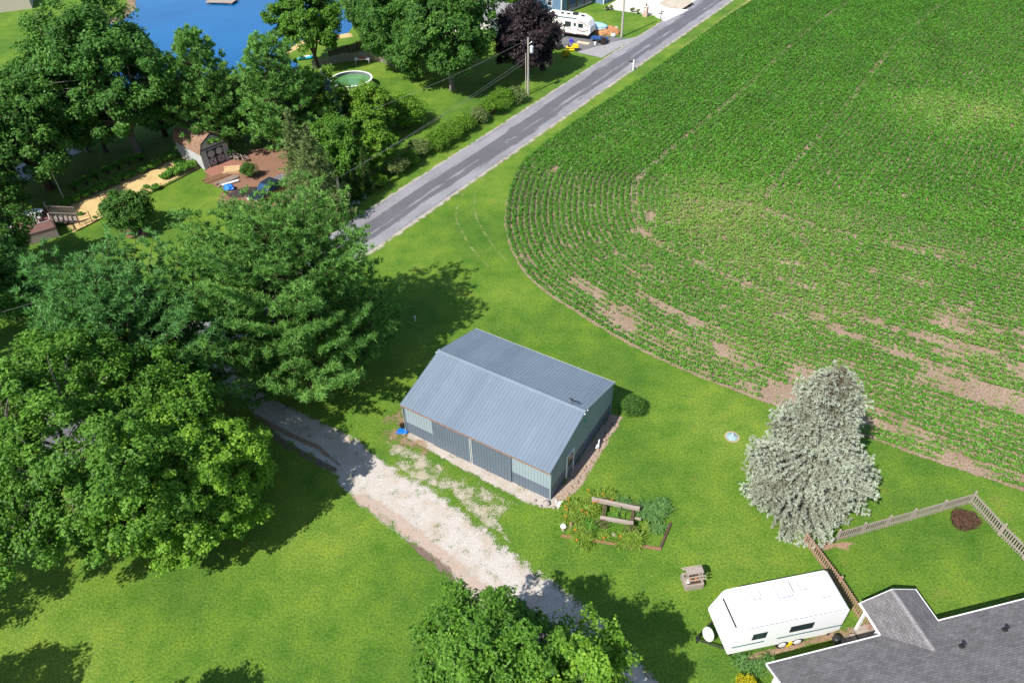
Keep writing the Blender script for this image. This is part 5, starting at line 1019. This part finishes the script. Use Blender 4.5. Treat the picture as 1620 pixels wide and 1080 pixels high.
g0 = at(940, 12); MB().box(9.01, 12, -2.2, 8, 0, 3.6).build('garage_wall', BS_, t); MB().box(9.0, 9.12, -2.32, -2.2, 0, 3.6).box(11.9, 12.03, -2.32, -2.2, 0, 3.6).build('corner_trim', WHITE, t); MB().box(12.001, 12.05, -1.6, 1.6, .05, 2.5).build('garage_door', WHITE, t)
m = MB(); m.prism([(8.7, -2.5, 3.6), (12.3, -2.5, 3.6), (10.5, -2.5, 4.8)], (0, 1, 0), 11); m.build('garage_roof', SHING, t)
o = MB().lathe([(.3, 0), (.33, .9), (.36, .92), (.3, 1.0)], 14).build('blue_barrel', BLUE); o.location = (*b2(881.5, 27.5), 0); tag(o, 'blue plastic barrel at the corner of the blue house', 'barrel')
hp = at(796, 60); t = thing('grey_roof_house', 'pale house with grey roof mostly hidden behind the purple tree', 'house', (hp.x, hp.y, 0), R(55)); MB().box(-2, 8, 1, 10, 0, 3.0).build('wall', mat_siding('cream_siding', (.65, .63, .58), .2), t)
m = MB(); m.prism([(-2.5, .5, 3.0), (-2.5, 10.5, 3.0), (-2.5, 5.5, 5.4)], (1, 0, 0), 11); m.build('roof', plain('light_grey_roof', (.34, .33, .34), .9, .2, 0, .15, 2), t)
m = MB(); m.box(-2.06, -2.001, 3, 4.2, .9, 2.1); m.build('window', GLASS, t)
bp = at(20, 18); t = thing('beige_building', 'pale tan metal building at the top left corner', 'building', (bp.x, bp.y, 0), R(24)); MB().box(-30, 3.2, 0, 14, 0, 5).build('wall', plain('tan_wall', (.52, .45, .36), .7, .2, 0, .05), t); m = MB(); m.prism([(-30.3, -.5, 5.0), (-30.3, 14.5, 5.0), (-30.3, 7, 7)], (1, 0, 0), 34); m.build('roof', plain('tan_roof', (.4, .35, .3), .7), t)
# far camper
pa, pb = at(874, 57), at(932, 65); ang = math.atan2(pb.y-pa.y, pb.x-pa.x); t = thing('camper_trailer', 'white and beige camper trailer with dark stripes by the blue house', 'trailer', (pa.x-1.1, pa.y+.55, 0), ang); CL = (pb-pa).length+1.3
prof = [(0, .7), (0, 3.15), (.2, 3.25), (CL-1.6, 3.2), (CL-.5, 2.7), (CL, 1.9), (CL, 1.0), (CL-.4, .65)]
m = MB(); m.prism([(x, 0, z) for x, z in prof], (0, 1, 0), 2.5); m.build('body', plain('cream_rv_skin', (.78, .75, .70), .4, .4, 0, .05), t, bevel=.1)
for x0, x1, z0, z1 in ((3.3, 4.3, 1.75, 2.5), (5.5, 6.3, 1.8, 2.4)): MB().box(x0, x1, -.03, -.001, z0, z1).build('window', GLASS, t)
d = MB().box(4.65, 5.25, -.03, -.001, .8, 2.65).build('door', RVW, t); MB().box(4.75, 5.15, -.04, -.031, 1.9, 2.4).build('window_pane', GLASS, d)
BRN = plain('brown_graphics', (.16, .10, .08), .5)
for pts in ([(1.7, 2.9), (1.8, 2.9), (3.2, 1.9), (4.5, 1.4), (4.5, 1.3), (3.1, 1.8)], [(1.2, 2.6), (1.3, 2.6), (1.9, 2.2), (2.3, 1.6), (2.2, 1.6), (1.8, 2.1)], [(5.3, 1.6), (6.3, 1.3), (7.2, 1.6), (7.3, 1.5), (6.3, 1.15), (5.3, 1.45)], [(5.4, 2.7), (6.4, 2.6), (7.3, 2.1), (7.3, 2.0), (6.3, 2.5), (5.4, 2.6)]): MB().prism([(x, -.012, z) for x, z in pts], (0, 1, 0), .01).build('stripe', BRN, t)
MB().box(1.35, 1.5, -.04, -.001, .75, 3.1).box(.05, 1.2, -.02, -.001, 2.95, 3.05).box(1.6, 5.2, -.08, -.001, 3.05, 3.15).build('awning_trim', TEAL, t)
MB().box(.3, CL-.5, -.015, -.001, .72, .86).build('lower_skirt', BRN, t)
for x in (2.0, 2.9): m = MB(); m.tube([(x, -.0, .36), (x, .25, .36)], .36, 14); w_ = m.build('wheel', TIRE, t); m = MB(); m.tube([(x, -.02, .36), (x, 0, .36)], .2, 10); m.build('rim', WHITE, w_)
for x in (2.4, 3.4, 5.8): MB().box(x-.22, x+.22, .9, 1.35, 3.25, 3.35).build('roof_vent', BLACK, t)
m = MB(); m.box(4.1, 4.9, 1.0, 1.7, 3.24, 3.5); m.build('roof_air_unit', BLACK, t, bevel=.05)
# boat, trailer, clutter on the drive
bq = at(938, 52); t = thing('covered_boat', 'small boat under a pale blue cover behind the camper', 'boat', (bq.x, bq.y, 0), ang+.1); m = MB(); m.ball((0, 0, 1.15), (2.4, .95, .5), 16, 8); m.build('cover', BLUEC, t, True); m = MB(); m.ball((0, 0, .9), (2.3, .9, .45), 14, 7); m.build('hull', WHITE, t, True); MB().box(-1.8, 2.6, -.5, .5, .35, .45).build('trailer_frame', BLACK, t)
for y in (-.85, .85): MB().tube([(-.4, y-.1, .3), (-.4, y+.1, .3)], .3, 12).build('wheel', TIRE, t)
t = thing('low_utility_trailer', 'dark blue flat trailer in front of the camper nose', 'trailer', (*b2(948, 66), 0), ang); MB().box(-1.3, 1.3, -.7, .7, .45, .6).build('bed', plain('dark_blue_paint', (.02, .07, .22), .4), t); [MB().tube([(0, y-.1, .3), (0, y+.1, .3)], .3, 12).build('wheel', TIRE, t) for y in (-.75, .75)]
def bin_(lb, u, v, c, s=1.):
    t = thing('wheeled_bin', lb, 'bin', (*b2(u, v), 0), rs_.uniform(-.5, .5), None, s); m = MB(); m.add([(-.25, -.28, .05), (.25, -.28, .05), (.25, .28, .05), (-.25, .28, .05), (-.33, -.36, 1.0), (.33, -.36, 1.0), (.33, .36, 1.0), (-.33, .36, 1.0)], [(3, 2, 1, 0), (0, 1, 5, 4), (1, 2, 6, 5), (2, 3, 7, 6), (3, 0, 4, 7), (4, 5, 6, 7)]); m.build('body', c, t); MB().box(-.36, .36, -.4, .4, 1.005, 1.07).build('lid', c, t); MB().tube([(-.3, .34, .12), (.3, .34, .12)], .12, 10).build('wheel', TIRE, t)
bin_('dark brown wheeled bin on the asphalt drive', 954, 71, plain('dark_brown_plastic', (.045, .03, .028), .5)); 
o = MB().lathe([(.16, 0), (.2, .38), (.16, .4)], 12).build('bucket', WHITE); o.location = (*b2(941.5, 71), .02); tag(o, 'white bucket left of the brown bin', 'bucket')
o = MB().box(-.3, .3, -.25, .25, 0, .45).build('storage_tote', plain('violet_blue_plastic', (.06, .05, .5), .4), bevel=.05); o.location = (*b2(903.5, 67), .02); tag(o, 'violet storage tote below the camper door', 'tote')
o = MB().box(-1.0, 1.0, -.35, .35, 0, .12).build('doormat', plain('tan_mat', (.55, .45, .33), .9)); o.location = (*b2(923, 69), .02); o.rotation_euler[2] = ang; tag(o, 'tan mat lying along the camper side', 'mat')
o = MB().box(-.3, .3, -.2, .2, 0, .35).build('fuel_can', plain('red_plastic', (.6, .03, .02), .4), bevel=.04); o.location = (*b2(874.5, 61), .02); tag(o, 'red can by the camper rear wheels', 'can')
t = thing('riding_mower', 'yellow riding lawn mower on the asphalt drive', 'lawn mower', (*b2(905, 80), 0), R(-12)); YEL = plain('mower_yellow', (.85, .55, .01), .4, .5)
m = MB(); m.prism([(.1, -.28, .45), (1.0, -.28, .45), (1.0, -.28, .8), (.75, -.28, .95), (.1, -.28, .95)], (0, 1, 0), .56); m.build('hood', YEL, t, bevel=.06); MB().box(-.9, .1, -.4, .4, .4, .52).build('fender', YEL, t, bevel=.04); MB().box(-.4, .4, -.55, .55, .15, .3).build('mower_deck', YEL, t, bevel=.04)
m = MB(); m.box(-.6, -.2, -.22, .22, .53, .62); m.box(-.65, -.56, -.22, .22, .6, 1.0); m.build('seat', BLACK, t, bevel=.03); m = MB(); m.tube([(.1, 0, .9), (-.05, 0, 1.05)], .02, 5); m.tube([(-.08+.0*k, .17*cos(k), 1.05+.12*sin(k)) for k in [i*pi/6 for i in range(13)]], .018, 4); m.build('steering_wheel', BLACK, t)
for x, r, y in ((-.6, .25, .42), (-.6, .25, -.42), (.8, .18, .38), (.8, .18, -.38)): MB().tube([(x, y-.08, r), (x, y+.08, r)], r, 12).build('wheel', TIRE, t)
t = thing('small_cart', 'dark small cart left of the yellow mower', 'cart', (*b2(884, 78), 0), R(20)); MB().box(-.8, .6, -.4, .4, .35, .7).build('tub', BLACK, t, bevel=.05); MB().tube([(.6, 0, .5), (1.3, 0, .5)], .03, 5).build('handle', BLACK, t); [MB().tube([(-.2, y-.06, .25), (-.2, y+.06, .25)], .25, 12).build('wheel', TIRE, t) for y in (-.46, .46)]
m = MB(); m.ball((0, 0, 0), (2.3, 1.5, 1.0), 22, 12); m.v = [(x*(1+r_.uniform(-.1, .1)), y*(1+r_.uniform(-.1, .1)), z*(1+r_.uniform(-.15, .15))) for x, y, z in m.v]; o = m.build('dirt_pile', plain('orange_brown_dirt', (.42, .21, .1), .95, .1, 0, .45, 3)); o.location = (*b2(959, 52), 0); tag(o, 'orange-brown dirt pile behind the boat', 'dirt pile')
for i, (u, v, c, lb) in enumerate([(969, 48, plain('slate_bag', (.12, .15, .2), .7), 'dark sack at the right of the dirt pile'), (974, 48, WHITE, 'white sack beside the dark one by the dirt pile'), (970, 58.5, WHITE, 'white sack on the lawn below the dirt pile')]):
    m = MB(); m.ball((0, 0, .25), (.42, .3, .3), 10, 6); o = m.build('sack', c, None, True); o.location = (*b2(u, v), 0); tag(o, lb, 'sack', 'sacks by the dirt pile')
# mailboxes
t = thing('mailbox', 'black mailbox on a white post at the field side of the road', 'mailbox', (*b2(1001.5, 111.5), 0), R(-35)); MB().box(-.07, .07, -.07, .07, 0, 1.5).build('post', WHITE, t); MB().box(-.6, -.07, -.05, .05, .95, 1.05).build('arm', WHITE, t)
m = MB(); m.M = Matrix.Translation((-.40, 0, 1.05)); m.box(-.28, .22, -.11, .11, 0, .12); m.tube([(-.28, 0, .12), (.22, 0, .12)], .11, 12); m.build('box', BLACK, t)
BRK = plain('pale_brick', (.5, .36, .3), .9, .2, 0, .3, 9); t = thing('brick_mailbox', 'brick mailbox pillar with lamp beside the concrete drive', 'mailbox', (*b2(1021, 26), 0), R(-30)); MB().box(-.4, .4, -.4, .4, 0, .5).box(-.3, .3, -.3, .3, .501, 1.5).build('pillar', BRK, t); MB().box(-.38, .38, -.38, .38, 1.501, 1.6).build('cap', CONC, t); MB().lathe([(.05, 1.6), (.1, 1.7), (.1, 1.95), (.02, 2.05)], 8).build('lamp', BLACK, t); MB().box(-.15, .15, -.33, -.301, 1.0, 1.25).build('mail_door', WHITE, t)
t = thing('mailbox', 'small grey mailbox on a rustic post at the end of the concrete drive', 'mailbox', (*b2(1045, 31.5), 0), R(-30)); MB().box(-.06, .06, -.06, .06, 0, 1.2).box(-.5, .3, -.05, .05, .9, 1.0).build('post', DARKW, t); MB().box(-.1, .4, -.12, .12, 1.201, 1.4).build('box', plain('galvanised_grey', (.3, .32, .36), .4, .5, .4), t, bevel=.04)
for i, (u, v) in enumerate([(1000, 20), (1009, 22), (966, 16), (960, 17)]): 
    s_ = shrub('potted_shrub', ['shrub along the concrete drive, right of the tall pole', 'shrub along the drive, nearest the brick pillar', 'shrub at the garage corner, outer one', 'shrub at the garage corner, against the wall'][i], b2(u, v), .9, .45, LEAF['greyshrub'], 120+i, 12, 50, .08, 'little shrubs along the concrete drive')
for i, (u, v, lb) in enumerate([(1037, -1, 'teal bench at the top edge beyond the concrete drive'), (1076, 0, 'teal post box at the top edge near the road')]):
    o = MB().box(-.8+.5*i, .8-.5*i, -.3, .3, 0, .5+.4*i).build('teal_bench' if i == 0 else 'teal_post', plain('teal_paint', (.03, .5, .5), .5), bevel=.05); o.location = (*b2(u, v), 0); tag(o, lb, 'bench' if i == 0 else 'post')
